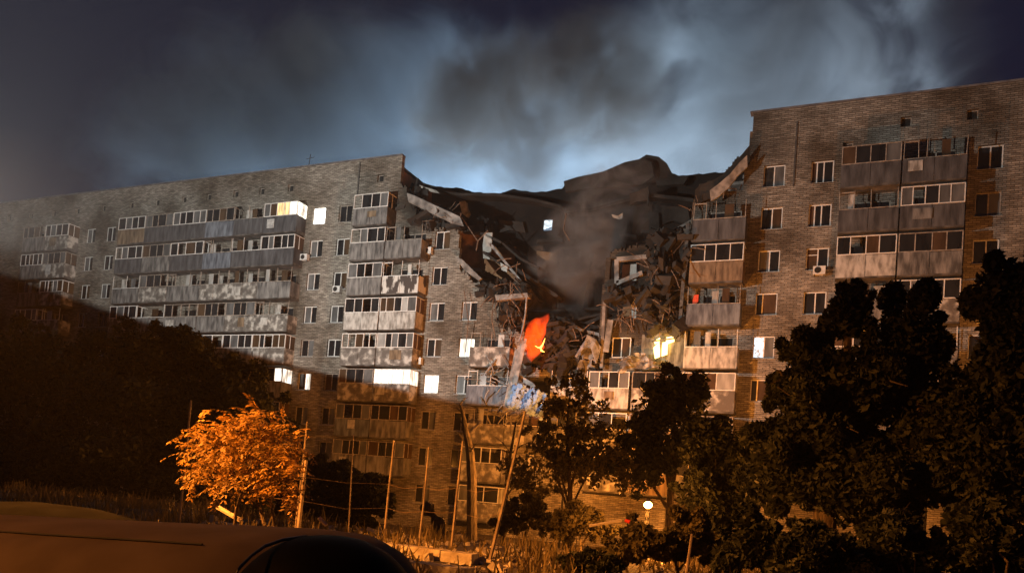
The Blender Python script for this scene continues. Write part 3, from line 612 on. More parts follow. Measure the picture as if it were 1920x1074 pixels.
# hanging roof skin by the right wing
def strip(name, pts, w, Y0, m, label, cat, dyk=0):
    mb = MB(); prev = None
    for i, (x, y) in enumerate(pts):
        c = U(x, y, Y0+dyk*i); a = c+Vector((0, 0, w/2+jit(.1))); b = c+Vector((jit(.1), .3, -w/2+jit(.1)))
        if prev: mb.hexa([prev[1], b, b+Vector((0, .15, 0)), prev[1]+Vector((0, .15, 0)), prev[0], a, a+Vector((0, .15, 0)), prev[0]+Vector((0, .15, 0))])
        prev = (a, b)
    return tag(mb.build(name, m), label, cat)
strip('torn_roofing', [(1404, 288), (1390, 303), (1372, 322), (1352, 342), (1335, 352), (1312, 362), (1302, 372)], 1.1, 49.0, M['soot'], 'torn strip of roofing sweeping down from the right wing to the gap', 'roofing')
strip('torn_roofing', [(1400, 300), (1385, 318), (1368, 338), (1345, 358), (1330, 366)], .7, 48.6, M['twist'], 'paler twisted roofing strip hanging under the sweeping dark one', 'roofing')
strip('torn_roofing', [(1180, 372), (1195, 366), (1214, 362), (1216, 372)], .8, 52.5, M['soot'], 'short sagging grey sheet under the tilted roof slab', 'roofing')
strip('torn_roofing', [(1146, 405), (1158, 407), (1167, 402)], .12, 52.3, M['room_pale'], 'small pale wedge standing in for a bright gap in the smoke under the roof slab', 'roofing')  # pale strip, brightness of an open gap put into its colour
strip('torn_roofing', [(786, 350), (800, 352), (818, 357)], .12, 50.5, M['room_pale'], 'thin bright strip under the broken roof edge of the left wing', 'roofing')
poly('roof_slab', [(861, 378), (872, 377), (873, 386), (878, 398), (874, 406), (866, 400)], 53.5, M['concrete'], .5, 'small pale concrete stub standing on the dark sunken roof', 'concrete slab')
# tilted room front on the right ledge with its pale opening
mb = MB(); 
for a, b in (((1157, 487), (1214, 482)), ((1157, 487), (1157, 532)), ((1157, 532), (1205, 512))): mb.beam(U(*a, D-.2), U(*b, D-.2), .3, .3, (0, 1, 0))
tag(mb.build('concrete_surround', M['concrete']), 'tilted concrete surround of a pale opening on the broken right ledge', 'concrete frame')
mb = MB(); mb.beam(U(1134, 560, D-.4), U(1128, 690, D-.4), .22, .2, (0, 1, 0)); mb.beam(U(1134, 557, D-.4), U(1205, 556, D-.4), .2, .18, (0, 1, 0)); mb.beam(U(1145, 600, D-.5), U(1136, 660, D-.5), .4, .15, (0, 1, 0))
tag(mb.build('wreckage', M['concrete']), 'bent grey frame round the brown room over the curled sheet', 'concrete frame')
crumple('hanging_panel', [(1155, 672), (1205, 660), (1250, 690), (1160, 698)], D-1.0, M['panel_patch'], 'sagging balcony panel drooping beside the yellow lit window', 'panel', n=9, amp=.15, holes=0)
mb = MB(); mb.beam(U(1290, 420, D-1.0), U(1272, 640, D-1.0), .22, .12, (0, 1, 0)); tag(mb.build('steel_channel', M['metal']), 'long dark channel leaning down beside the right balconies', 'steel channel')
# fallen slabs across the gap
for i, (a, b, w_, lb) in enumerate((((1040, 600), (1130, 622), .8, 'dark slab lying across the bottom of the gap'), ((1075, 622), (1135, 596), .35, 'thin slab edge tilted up to the right at the gap bottom'), ((960, 500), (1050, 560), .6, 'dark slab sagging into the smoke from the left rooms'))):
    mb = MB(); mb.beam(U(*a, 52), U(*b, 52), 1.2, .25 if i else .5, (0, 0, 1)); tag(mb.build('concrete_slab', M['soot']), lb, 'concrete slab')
# sagging floor and roof layers hanging in the gap
def sag(pts, Y, depth, th, m, label, dy=0, name='floor_layer'):
    P = [U(x, y, Y+dy*i) for i, (x, y) in enumerate(pts)]; mb = MB()
    for a, b in zip(P, P[1:]):
        o1 = Vector((0, depth, .15*depth)); t_ = Vector((0, 0, th)); mb.hexa([a-t_, b-t_, b-t_+o1, a-t_+o1, a, b, b+o1, a+o1])
    return tag(mb.build(name, m), label, 'concrete slab', 'torn floor layers hanging in the gap')
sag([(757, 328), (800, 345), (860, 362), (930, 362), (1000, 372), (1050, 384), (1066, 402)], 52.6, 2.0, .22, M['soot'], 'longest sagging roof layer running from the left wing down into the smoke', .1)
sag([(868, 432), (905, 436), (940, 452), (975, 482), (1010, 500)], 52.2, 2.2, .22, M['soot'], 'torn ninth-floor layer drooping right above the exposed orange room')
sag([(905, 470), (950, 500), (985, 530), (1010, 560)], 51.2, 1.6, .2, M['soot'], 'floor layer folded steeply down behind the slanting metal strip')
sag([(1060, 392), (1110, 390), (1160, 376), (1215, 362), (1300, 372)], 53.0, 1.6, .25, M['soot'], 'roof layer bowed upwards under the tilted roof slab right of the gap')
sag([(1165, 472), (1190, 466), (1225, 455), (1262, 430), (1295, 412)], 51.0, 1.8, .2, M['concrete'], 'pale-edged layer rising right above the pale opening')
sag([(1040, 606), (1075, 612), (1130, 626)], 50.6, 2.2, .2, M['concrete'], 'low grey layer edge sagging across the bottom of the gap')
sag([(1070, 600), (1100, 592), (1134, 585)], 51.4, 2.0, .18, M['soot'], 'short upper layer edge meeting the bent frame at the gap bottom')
for i, (x, y, w_, h_, m_, lb) in enumerate(((1006, 470, 40, 60, 'room', 'faint brown room wall deep in the smoke'), (1240, 385, 55, 36, 'soot', 'grey wall stump under the roof layer right of the gap'), (1215, 395, 22, 50, 'soot', 'narrow grey pier beside the wall stump right of the gap'), (935, 412, 50, 24, 'soot', 'dim wall piece under the left roof layer'))):
    mb = MB(); a = U(x, y, 54.6); b = U(x+w_, y+h_, 54.6); mb.slabpoly([a, U(x+w_*.9, y+4, 54.6), b, U(x+w_*.4, y+h_*.8, 54.6), U(x+2, y+h_, 54.6)], .12)
    tag(mb.build('wall_piece', M[m_]), lb, 'wall piece')
# hanging cables and rods
cl = ['cable hanging straight down beside the pale opening on the right ledge', 'longer cable hanging over the brown room above the yellow lit window', 'cable dangling in the smoke from the bowed roof layer', 'cable hanging down the left edge of the top right balcony', 'cable hanging from the thin broken slab left of the gap', 'long cable hanging down the brick wall right of the upper windows', 'short cable hanging beside the bent steel post']
for lb, (a, b, c) in zip(cl, (((1228, 470), (1222, 520), (1226, 548)), ((1255, 540), (1257, 570), (1253, 600)), ((1062, 400), (1056, 430), (1068, 452)), ((1300, 380), (1296, 430), (1290, 470)), ((925, 556), (922, 600), (930, 640)), ((870, 545), (878, 600), (873, 660)), ((955, 560), (950, 585), (958, 610)))):
    mb = MB(); mb.tube([U(*a, D-.6), U(*b, D-.7), U(*c, D-.5)], .035, 5); tag(mb.build('cable', M['rust']), lb, 'cable', 'cables hanging at the gap')
# rubble heaps made of many pieces
def heap(name, regions, Y, m, n, size, label, kind=None, dy=1.5):
    mb = MB()
    for _ in range(n):
        x0, y0, x1, y1 = random.choice(regions); c = U(random.uniform(x0, x1), random.uniform(y0, y1), Y+jit(dy)); s_ = size*random.choice([.35, .5, .7, .9, 1.3, 2.2])*random.uniform(.7, 1.2)
        R_ = Matrix.Rotation(random.uniform(0, 3), 3, Vector((jit(1), jit(1), jit(1))).normalized()); h = [s_, s_*random.uniform(.3, .9), s_*random.uniform(.08, .4)]
        mb.hexa([c+R_ @ Vector((sx*h[0]*random.uniform(.6, 1.1), sy*h[1]*random.uniform(.6, 1.1), sz*h[2])) for sz in (-1, 1) for sx, sy in ((-1, -1), (1, -1), (1, 1), (-1, 1))])
    o = mb.build(name, m); tag(o, label, 'rubble', None, kind); return o
heap('rubble', [(1140, 540, 1215, 560), (1215, 430, 1290, 560), (1205, 560, 1290, 625)], D+.1, M['soot'], 520, .3, 'dark heap of broken masonry down the column beside the right balconies', 'stuff')
heap('rubble', [(985, 640, 1060, 700), (1050, 660, 1130, 700), (920, 545, 985, 560), (1020, 600, 1075, 690)], D+1.2, M['soot'], 800, .32, 'broken masonry filling the bottom of the gap', 'stuff')
heap('rubble', [(740, 350, 800, 420), (770, 395, 860, 428)], D+1.0, M['soot'], 160, .4, 'dark broken masonry on the torn top of the left wing', 'stuff', 1)
heap('rubble', [(900, 525, 990, 560), (930, 560, 985, 625)], D+.3, M['soot'], 300, .2, 'grey broken masonry along the ledge left of the gap', 'stuff', 1)
def tangle(regions, Y, m, n, L_, rad, label, dy=.8, name='rebar_tangle'):
    mb = MB()
    for _ in range(n):
        x0, y0, x1, y1 = random.choice(regions); p = U(random.uniform(x0, x1), random.uniform(y0, y1), Y+jit(dy)); pts = [p]; d = Vector((jit(1), jit(.5), jit(1)-.3)).normalized()
        for _ in range(6): d = (d+Vector((jit(.22), jit(.2), jit(.22)-.06))).normalized(); pts.append(pts[-1]+d*L_/6)
        mb.tube(pts, rad*random.uniform(.6, 1.5), 4)
    return tag(mb.build(name, m), label, 'wreckage', None, 'stuff')
tangle([(1210, 440, 1290, 560), (1195, 480, 1260, 620), (1150, 560, 1210, 600)], D-.8, M['rust'], 45, 1.5, .03, 'tangled bars and pipes hanging down the column beside the right balconies')
tangle([(905, 530, 985, 560), (925, 560, 975, 640), (930, 480, 985, 540)], D-.9, M['rust'], 34, 1.1, .028, 'tangled bars and pipes hanging off the ledge left of the gap')
tangle([(1030, 600, 1130, 640), (780, 380, 860, 420), (1290, 340, 1400, 400)], D-.2, M['rust'], 40, .9, .025, 'loose bent bars across the torn edges of the building')
tangle([(895, 640, 960, 830)], D-1.25, M['concrete'], 26, 1.3, .05, 'twisted railings in front of the broken balconies', .3)
mb = MB(); mb.tube([U(866, 408, 49.6), U(885, 436, 49.6), U(896, 452, 49.6), U(893, 470, 49.6)], .05, 5); mb.tube([U(896, 452, 49.6), U(915, 432, 49.6)], .05, 5); tag(mb.build('bent_pipe', M['rust']), 'forked bent pipe in front of the exposed orange room', 'pipe')
# flame glowing in the gap
def fire_mat(strength, sc, seed):
    m = bpy.data.materials.new('flame'); m.use_nodes = True; n, l = m.node_tree.nodes, m.node_tree.links; n.clear()
    out = n.new('ShaderNodeOutputMaterial'); pv = n.new('ShaderNodeVolumePrincipled'); l.new(pv.outputs[0], out.inputs['Volume'])
    pv.inputs['Density'].default_value = .25; pv.inputs['Color'].default_value = (.2, .1, .08, 1)
    t = n.new('ShaderNodeTexCoord'); mp = n.new('ShaderNodeMapping'); mp.inputs['Scale'].default_value = (sc, sc, sc*.5); mp.inputs['Location'].default_value = (seed, 0, seed); l.new(t.outputs['Object'], mp.inputs[0])
    ns = n.new('ShaderNodeTexNoise'); ns.inputs['Detail'].default_value = 5; ns.inputs['Distortion'].default_value = .8; ns.inputs['Scale'].default_value = 1; l.new(mp.outputs[0], ns.inputs[0])
    cr = n.new('ShaderNodeValToRGB'); l.new(ns.outputs[0], cr.inputs[0]); e = cr.color_ramp.elements
    e[0].position = .34; e[0].color = (.5, .012, .0, 1); e[1].position = .70; e[1].color = (1, .085, .004, 1)
    mr = n.new('ShaderNodeMapRange'); mr.inputs[1].default_value = .36; mr.inputs[2].default_value = .6; mr.inputs[3].default_value = strength*.12; mr.inputs[4].default_value = strength; l.new(ns.outputs[0], mr.inputs[0])
    l.new(cr.outputs[0], pv.inputs['Emission Color']); l.new(mr.outputs[0], pv.inputs['Emission Strength']); return m
fm = fire_mat(2.2, 1.6, 3)
F_ = empty('flame', tuple(U(1003, 640, 48.9))); tag(F_, 'tall orange-red flame burning in the gap above the blue sheeting', 'flame')
def blobmesh(outline, Y, th):
    mb = MB(); n = len(outline); cx = sum(p[0] for p in outline)/n; cyy = sum(p[1] for p in outline)/n
    rings = [(1, 0), (.8, .7), (.4, 1.0)]
    for s_ in (-1, 1):
        for r, d in (rings if s_ < 0 else rings[1:]):
            for (x, y) in outline: mb.v.append(tuple(U(cx+(x-cx)*r, cyy+(y-cyy)*r, Y+s_*d*th)))
    c0 = len(mb.v); mb.v.append(tuple(U(cx, cyy, Y-th*1.05))); mb.v.append(tuple(U(cx, cyy, Y+th*1.05)))
    for seq, cap in (((0, n, 2*n), c0), ((0, 3*n, 4*n), c0+1)):
        for a, b in zip(seq, seq[1:]):
            for i in range(n): j = (i+1) % n; mb.f.append((a+i, a+j, b+j, b+i))
        for i in range(n): mb.f.append((seq[2]+i, seq[2]+(i+1) % n, cap))
    bm = bmesh.new(); vs = [bm.verts.new(v) for v in mb.v]
    for f in mb.f:
        try: bm.faces.new([vs[k] for k in f])
        except ValueError: pass
    bmesh.ops.recalc_face_normals(bm, faces=bm.faces); bm.verts.index_update()
    mb.f = [tuple(v.index for v in f.verts) for f in bm.faces]; bm.free()
    return mb
o = blobmesh([(1030, 585), (1031, 597), (1026, 607), (1024, 625), (1017, 640), (1022, 652), (1012, 664), (996, 679), (986, 669), (981, 645), (985, 617), (990, 604), (1003, 596), (1018, 592)], 48.9, .9).build('flame_body', fm); link_parent(o, F_)
hot = emit_mat('flame_core', (1, .52, .08), 5); mb = MB(); mb.tube([U(1022, 634, 48.0), U(1018, 645, 48.1), U(1013, 652, 48), U(1015, 657, 48.1), U(1021, 660, 48.0)], [.012, .04, .09, .07, .012], 6); mb.tube([U(1013, 652, 48), U(1008, 651, 48.1), U(1003, 648, 48)], [.06, .03, .01], 5); link_parent(mb.build('flame_core', hot), F_)
lamp('flame_light', U(1003, 640, 47.3), 250, (1, .16, .02), .6)

# ------------------------------------------------------------------ trees
def leaves(centers, n, size, aspect=1.6, droop=0.0, seed=1):
    """centers: list of (center, (rx,ry,rz), weight). returns MB of leaf quads"""
    r = np.random.default_rng(seed); w = np.array([c[2] for c in centers], float); w /= w.sum(); pick = r.choice(len(centers), n, p=w)
    C_ = np.array([tuple(c[0]) for c in centers])[pick]; R_ = np.array([c[1] for c in centers])[pick]
    d = r.normal(size=(n, 3)); d /= np.linalg.norm(d, axis=1)[:, None]; rad = r.random(n)**.45
    p = C_+d*rad[:, None]*R_
    a = r.normal(size=(n, 3)); a[:, 2] -= droop*2; a /= np.linalg.norm(a, axis=1)[:, None]
    b = np.cross(a, r.normal(size=(n, 3))); b /= np.linalg.norm(b, axis=1)[:, None]
    s = (size*(.5+r.random(n)))[:, None]
    nrm = np.cross(a, b)
    v0 = p-a*s*aspect/2; v1 = p+b*s*.42+nrm*s*.12; v2 = p+a*s*aspect/2; v3 = p-b*s*.42+nrm*s*.12
    V = np.stack([v0, v1, v2, v3], 1).reshape(-1, 3); return V
def mesh_quads(name, V, m, parent=None):
    n = len(V)//4; me = bpy.data.meshes.new(name); me.vertices.add(len(V)); me.vertices.foreach_set('co', V.ravel())
    me.loops.add(4*n); me.loops.foreach_set('vertex_index', np.arange(4*n, dtype=np.int32)); me.polygons.add(n)
    me.polygons.foreach_set('loop_start', np.arange(0, 4*n, 4, dtype=np.int32)); me.polygons.foreach_set('loop_total', np.full(n, 4, dtype=np.int32))
    me.update(calc_edges=True); me.materials.append(m); o = bpy.data.objects.new(name, me); COL.objects.link(o)
    if parent: link_parent(o, parent)
    return o
def tree(blobs_px, Y, n, size, m, label, name='tree', trunk=None, seed=1, group=None, aspect=1.6, droop=0, depth=None, sub=16, bark='bark', cat='tree', jag=.62):
    """blobs_px: (px,py,rx_px,ry_px) clumps seen in the photograph at distance Y; every clump is broken into smaller ones"""
    r = np.random.default_rng(seed); cs = []; base = []
    for (x, y, rx, ry) in blobs_px:
        c = U(x, y, Y); e = U(x+rx, y, Y); f = U(x, y-ry, Y); RX = (e-c).length; RZ = (f-c).length; RY = (depth or RX)
        base.append((c, RX, RZ)); cs.append((c, (RX*.8, RY*.8, RZ*.8), 1.2*RX*RZ))
        for _ in range(sub):
            d = r.normal(size=3); d /= np.linalg.norm(d); q = c+Vector((d[0]*RX, d[1]*RY, d[2]*RZ))*(.55+jag*r.random()); k = .12+.26*r.random()
            cs.append((q, (RX*k, RY*k, RZ*k), 1.4*RX*RZ*k*k*3))
    tx = trunk[0] if trunk else blobs_px[0][0]; bx = U(tx, 900, Y).x; zb = gz(bx, Y)-.1
    root = tag(empty(name, (bx, Y, zb)), label, cat, group)
    mesh_quads('crown', leaves(cs, n, size, aspect, droop, seed), m, root)
    mb = MB(); th = trunk[1] if trunk else .18; top = max(base, key=lambda b: b[0].z)[0]; b0 = Vector((bx, Y, zb)); mid = b0.lerp(top, .45)+Vector((jit(.3), jit(.3), 0))
    mb.tube([b0, b0.lerp(mid, .5)+Vector((jit(.1), 0, 0)), mid, mid.lerp(top, .6)+Vector((jit(.3), jit(.3), 0)), top], [th, th*.85, th*.65, th*.4, th*.1], 8)
    for c, RX, RZ in base:
        s_ = b0.lerp(mid, random.uniform(.6, 1.0)); mb.tube([s_, s_.lerp(c, .5)+Vector((jit(.3), jit(.3), .3)), c], [th*.4, th*.25, th*.08], 5)
        for _ in range(4):
            e_ = c+Vector((jit(1)*RX, jit(1)*RX, jit(1)*RZ)); mb.tube([c, c.lerp(e_, .5)+Vector((0, 0, .15)), e_], [th*.16, th*.1, th*.03], 4)
    mb.build('trunk', M[bark], root, loc=tuple(b0)); return root
D_, MD = M['leaf_dark'], M['leaf_mid']
# dark mass at the left
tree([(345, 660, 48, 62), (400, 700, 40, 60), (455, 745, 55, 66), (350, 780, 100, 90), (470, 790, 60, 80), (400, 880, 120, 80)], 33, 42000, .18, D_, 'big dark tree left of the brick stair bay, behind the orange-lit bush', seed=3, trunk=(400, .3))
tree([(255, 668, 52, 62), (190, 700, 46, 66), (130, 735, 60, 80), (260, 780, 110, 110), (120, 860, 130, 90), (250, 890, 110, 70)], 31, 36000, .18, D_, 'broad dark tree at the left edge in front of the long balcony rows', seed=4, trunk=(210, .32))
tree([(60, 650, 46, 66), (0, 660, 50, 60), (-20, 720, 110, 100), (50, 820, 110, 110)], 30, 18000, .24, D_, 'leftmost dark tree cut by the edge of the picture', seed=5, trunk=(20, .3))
# dark bushes in the middle left
tree([(640, 905, 50, 36), (690, 925, 45, 36), (615, 950, 40, 34), (668, 965, 40, 26)], 19, 14000, .11, D_, 'rounded dark bush behind the van, low in front of the brick wall', name='bush', cat='bush', seed=6, trunk=(655, .08))
tree([(590, 890, 30, 36), (560, 930, 30, 40)], 21, 7000, .11, D_, 'small dark shrub between the orange-lit bush and the rounded dark bush', name='bush', cat='bush', seed=16, trunk=(590, .07))
# centre trees
tree([(1068, 740, 46, 40), (1030, 830, 50, 36), (1090, 795, 60, 56), (1040, 870, 85, 60), (1130, 860, 50, 60)], 27, 5600, .13, MD, 'thin loose tree in front of the gap, blue sheeting showing on its left', seed=8, trunk=(1075, .14), jag=.7)
tree([(1255, 722, 52, 36), (1228, 770, 58, 48), (1290, 755, 55, 55), (1265, 830, 85, 60), (1200, 880, 60, 60)], 28, 11500, .15, D_, 'rounded dark tree in front of the right balconies, above the street lamp', seed=9, trunk=(1262, .2))
tree([(1340, 830, 60, 60), (1390, 870, 60, 70), (1330, 930, 80, 60)], 22, 20000, .115, D_, 'dark leafy tree between the rounded tree and the big right-hand one', seed=10, trunk=(1350, .15))
# big right tree
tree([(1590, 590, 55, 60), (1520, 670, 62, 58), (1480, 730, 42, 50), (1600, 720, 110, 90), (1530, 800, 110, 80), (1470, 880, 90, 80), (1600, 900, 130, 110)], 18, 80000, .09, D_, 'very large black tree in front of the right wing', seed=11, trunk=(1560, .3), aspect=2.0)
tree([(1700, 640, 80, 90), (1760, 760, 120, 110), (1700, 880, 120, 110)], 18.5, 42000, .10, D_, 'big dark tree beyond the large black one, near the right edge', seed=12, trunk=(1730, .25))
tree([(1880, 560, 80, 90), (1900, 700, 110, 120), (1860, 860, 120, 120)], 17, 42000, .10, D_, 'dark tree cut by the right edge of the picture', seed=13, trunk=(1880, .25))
# low shrubs lower right
sh_ = [(990, 960, 60, 45, 22, 'leafy shrub at the left of the row, right of the leaning post'), (1090, 975, 70, 50, 20, 'wide shrub low down left of the street lamp'), (1200, 1010, 70, 50, 14, 'shrub directly below the street lamp'),
       (1300, 1000, 70, 60, 15, 'shrub right of the street lamp'), (1410, 1010, 80, 80, 13, 'dark shrub under the big black tree'), (1530, 1030, 100, 80, 11, 'dark shrub at the bottom right'), (1110, 1050, 60, 26, 12, 'low shrub at the bottom edge of the picture'),
       (1680, 1010, 100, 90, 12, 'dark shrub below the trees beyond the bottom right one'), (1840, 1000, 110, 90, 12, 'dark shrub in the bottom right corner')]
for i, (x, y, rx, ry, Y, lb) in enumerate(sh_):
    tree([(x, y, rx*.7, ry*.8), (x-rx*.5, y+ry*.4, rx*.5, ry*.5), (x+rx*.5, y+ry*.35, rx*.5, ry*.5)], Y, 5200 if i < 4 else 9000, .08, MD if i < 4 else D_, lb, name='bush', cat='bush', seed=30+i, trunk=(x, .04), group='shrubs along the foot of the trees', jag=.6)
# orange-lit drooping bush
def pinnate(root_px, Y, label):
    b0 = Vector(U(*root_px, Y)); b0.z = gz(b0.x, Y)-.05
    root = tag(empty('young_tree', tuple(b0)), label, 'tree'); r = random.Random(5); V = []; stems = MB()
    fork = U(452, 925, Y); stems.tube([b0, U(443, 955, Y), fork], [.03, .025, .02], 6); stems.tube([U(497, 985, Y), U(487, 950, Y), U(468, 925, Y)], [.03, .025, .02], 6)
    stems.tube([U(515, 985, Y+.6), U(507, 940, Y+.5), U(520, 905, Y+.3)], [.025, .02, .015], 6)
    blobs = [(400, 815, 44, 26), (450, 805, 50, 30), (485, 790, 22, 22), (520, 830, 42, 34), (400, 860, 42, 32), (455, 852, 60, 32), (520, 872, 45, 30), (385, 895, 24, 12), (470, 892, 50, 18), (548, 860, 26, 36), (543, 905, 18, 24), (420, 914, 34, 7), (478, 775, 10, 14)]
    for (x, y, rx, ry) in blobs:
        c = U(x, y, Y); stems.tube([fork, fork.lerp(c, .5)+Vector((0, .1, .12)), c], [.018, .012, .006], 5)
        for _ in range(int(rx*ry/20)):
            s0 = U(x+r.uniform(-1, 1)*rx, y+r.uniform(-1, 1)*ry, Y+r.uniform(-.6, .9)); dd = Vector((r.uniform(-1, 1), r.uniform(-1, .4), r.uniform(-.6, .6))).normalized(); L_ = r.uniform(.2, .42)
            pts = [s0+dd*L_*t+Vector((0, 0, -.30*L_*t*t)) for t in np.linspace(0, 1, 8)]; 
            for k in range(1, 8):
                tg = (pts[k]-pts[k-1]).normalized(); side = tg.cross(Vector((0, 0, 1))); side = side.normalized() if side.length > .01 else Vector((1, 0, 0))
                for sgn in (-1, 1):
                    ld = (side*sgn+tg*.5+Vector((r.uniform(-.5, .5), r.uniform(-.5, .5), r.uniform(-.9, .1)))).normalized(); ln = .085*r.uniform(.7, 1.2); wv = tg*.022
                    p0 = pts[k]; V += [p0, p0+ld*ln*.5+wv, p0+ld*ln, p0+ld*ln*.5-wv]
    mesh_quads('crown', np.array([tuple(v) for v in V]), M['leaf_walnut'], root); stems.build('trunk', M['bark'], root, loc=tuple(b0))
pinnate((440, 988), 8.6, 'bushy young tree with drooping leaflets, lit bright orange behind the van')
# dead broken trunks
def dead(pts, rads, Y, label, twigs=6):
    P = [U(x, y, Y) for x, y in pts]; P[0].z = gz(P[0].x, Y)-.1; mb = MB(); mb.tube(P, rads, 9)
    for _ in range(twigs):
        a = P[random.randrange(1, len(P))]; d = Vector((jit(1), jit(.5), random.uniform(.1, 1))).normalized()*random.uniform(.6, 1.6); mb.tube([a, a+d*.5+Vector((0, 0, .1)), a+d], [.05, .03, .01], 5)
    root = tag(empty('dead_tree', tuple(P[0])), label, 'dead tree'); mb.build('trunk', M['burnt'], root, loc=tuple(P[0]))
dead([(888, 1000), (885, 900), (882, 850), (872, 800), (868, 775), (862, 758)], [.30, .27, .24, .16, .10, .04], 36, 'dead forked trunk in front of the brick wall left of the broken balconies')
dead([(945, 1000), (950, 930), (958, 850), (968, 790)], [.16, .13, .1, .05], 34, 'thin bare trunk rising in front of the ground-floor balcony', 8)
dead([(835, 1000), (820, 975), (803, 955), (795, 945)], [.28, .26, .3, .2], 24, 'short black stump leaning left between two thin posts', 0)

# ------------------------------------------------------------------ posts, boards, lamps
def post(x0, y0, x1, y1, Y, rad, label):
    a = U(x0, y0, Y); b = U(x1, y1, Y); a.z = min(a.z, gz(a.x, Y))-.1; mb = MB(); mb.tube([a, a.lerp(b, .5)+Vector((jit(.02), 0, 0)), b], [rad*.85, rad*.75, rad*.6], 7)
    o = mb.build('post', M['pole'], loc=tuple(a)); tag(o, label, 'post', 'thin upright posts along the strip of earth')
post(337, 965, 358, 750, 12, .035, 'tall thin post at the left edge of the orange-lit bush, leaning right')
post(559, 985, 574, 862, 12, .055, 'thickest short post, bright orange, at the right end of the orange-lit bush')
post(553, 985, 576, 790, 12.5, .025, 'slim dark post directly behind the thick bright one')
post(720, 1005, 739, 825, 14, .03, 'post standing just right of the rounded dark bush')
post(655, 985, 663, 815, 15, .02, 'faint post rising out of the rounded dark bush')
post(785, 1012, 804, 838, 14, .028, 'post beside the black leaning stump')
post(847, 1012, 868, 826, 14, .034, 'post between the black stump and the dead forked trunk')
post(920, 1005, 985, 770, 14, .045, 'long leaning orange post left of the thin loose tree')
post(1280, 1074, 1298, 1000, 9, .03, 'short leaning stake at the bottom edge below the lamp')
mb = MB()
for hz_ in (905, 950):
    pts = [U(x, y, Y) for x, y, Y in ((342, hz_-45, 12), (563, hz_-12, 12.4), (726, hz_+2, 14), (790, hz_+8, 14), (853, hz_+10, 14), (940, hz_+12, 14))]
    for a, b in zip(pts, pts[1:]):
        m_ = a.lerp(b, .5)-Vector((0, 0, .06+jit(.04))); mb.tube([a, m_, b], .005, 4)
mb.tube([pts[0], pts[0]+Vector((0, 0, .3))], .005, 4)
tag(mb.build('fence_wire', M['rust']), 'slack thin wires strung between the thin upright posts', 'wire')
def board(a, b, Y, w, label, m='wood', cat='board'):
    A = U(*a, Y); B_ = U(*b, Y); mb = MB(); mb.beam(A, B_, w, .04, (0, -.4, 1)); tag(mb.build('board', M[m]), label, cat)
board((408, 950), (452, 975), 10, .07, 'bright board leaning down under the orange-lit bush')
board((598, 970), (612, 984), 10, .05, 'short board end near the thick bright post')
board((1105, 985), (1165, 975), 17, .08, 'pale plank lying low among the shrubs')
def leaning_sheet(): pass
# small litter on the earth: chunks and scraps
mb = MB()
for _ in range(1900):
    Y = random.uniform(8.2, 30); px = random.uniform(300, 1300); c = U(px, 1000, Y); c.z = gz(c.x, Y)+.02; s_ = random.uniform(.01, .05)*(.6+Y/30)*random.choice([1, 1, 1, 2.2]); R_ = Matrix.Rotation(random.uniform(0, 3), 3, Vector((jit(1), jit(1), jit(1))).normalized())
    h = [s_*random.uniform(.8, 2.2), s_, s_*random.uniform(.15, .7)]
    mb.hexa([c+R_ @ Vector((sx*h[0], sy*h[1], sz*h[2])) for sz in (-1, 1) for sx, sy in ((-1, -1), (1, -1), (1, 1), (-1, 1))])
tag(mb.build('debris', M['kerb']), 'small chunks and scraps scattered over the earth', 'debris', None, 'stuff')
# rough grass and weeds on the earth bank
def grass():
    r = np.random.default_rng(77); n = 26000; V = []
    Y = r.uniform(8.3, 40, n); X = -Y*(r.uniform(-.15, 1.55, n)); clump = np.sin(X*1.9+Y*.8)+np.sin(X*.7-Y*1.3)+r.normal(size=n)*.6
    for x, y, c in zip(X, Y, clump):
        if c < .1: continue
        z = gz(x, y)-.03; h = r.uniform(.10, .34)*(1+.4*max(0, c)); a = r.uniform(0, 6.28); w = .012+.0012*y; dx, dy = math.cos(a)*w, math.sin(a)*w; lx, ly = r.normal()*.12, r.normal()*.12
        V += [(x-dx, y-dy, z), (x+dx, y+dy, z), (x+dx*.3+lx, y+dy*.3+ly, z+h), (x-dx*.3+lx, y-dy*.3+ly, z+h*.97)]
    o = mesh_quads('grass', np.array(V), leafm('dry_weeds', (.10, .08, .035), (.20, .15, .07))); tag(o, 'rough dry weeds over the strip of earth before the building', 'grass', None, 'stuff')
grass()
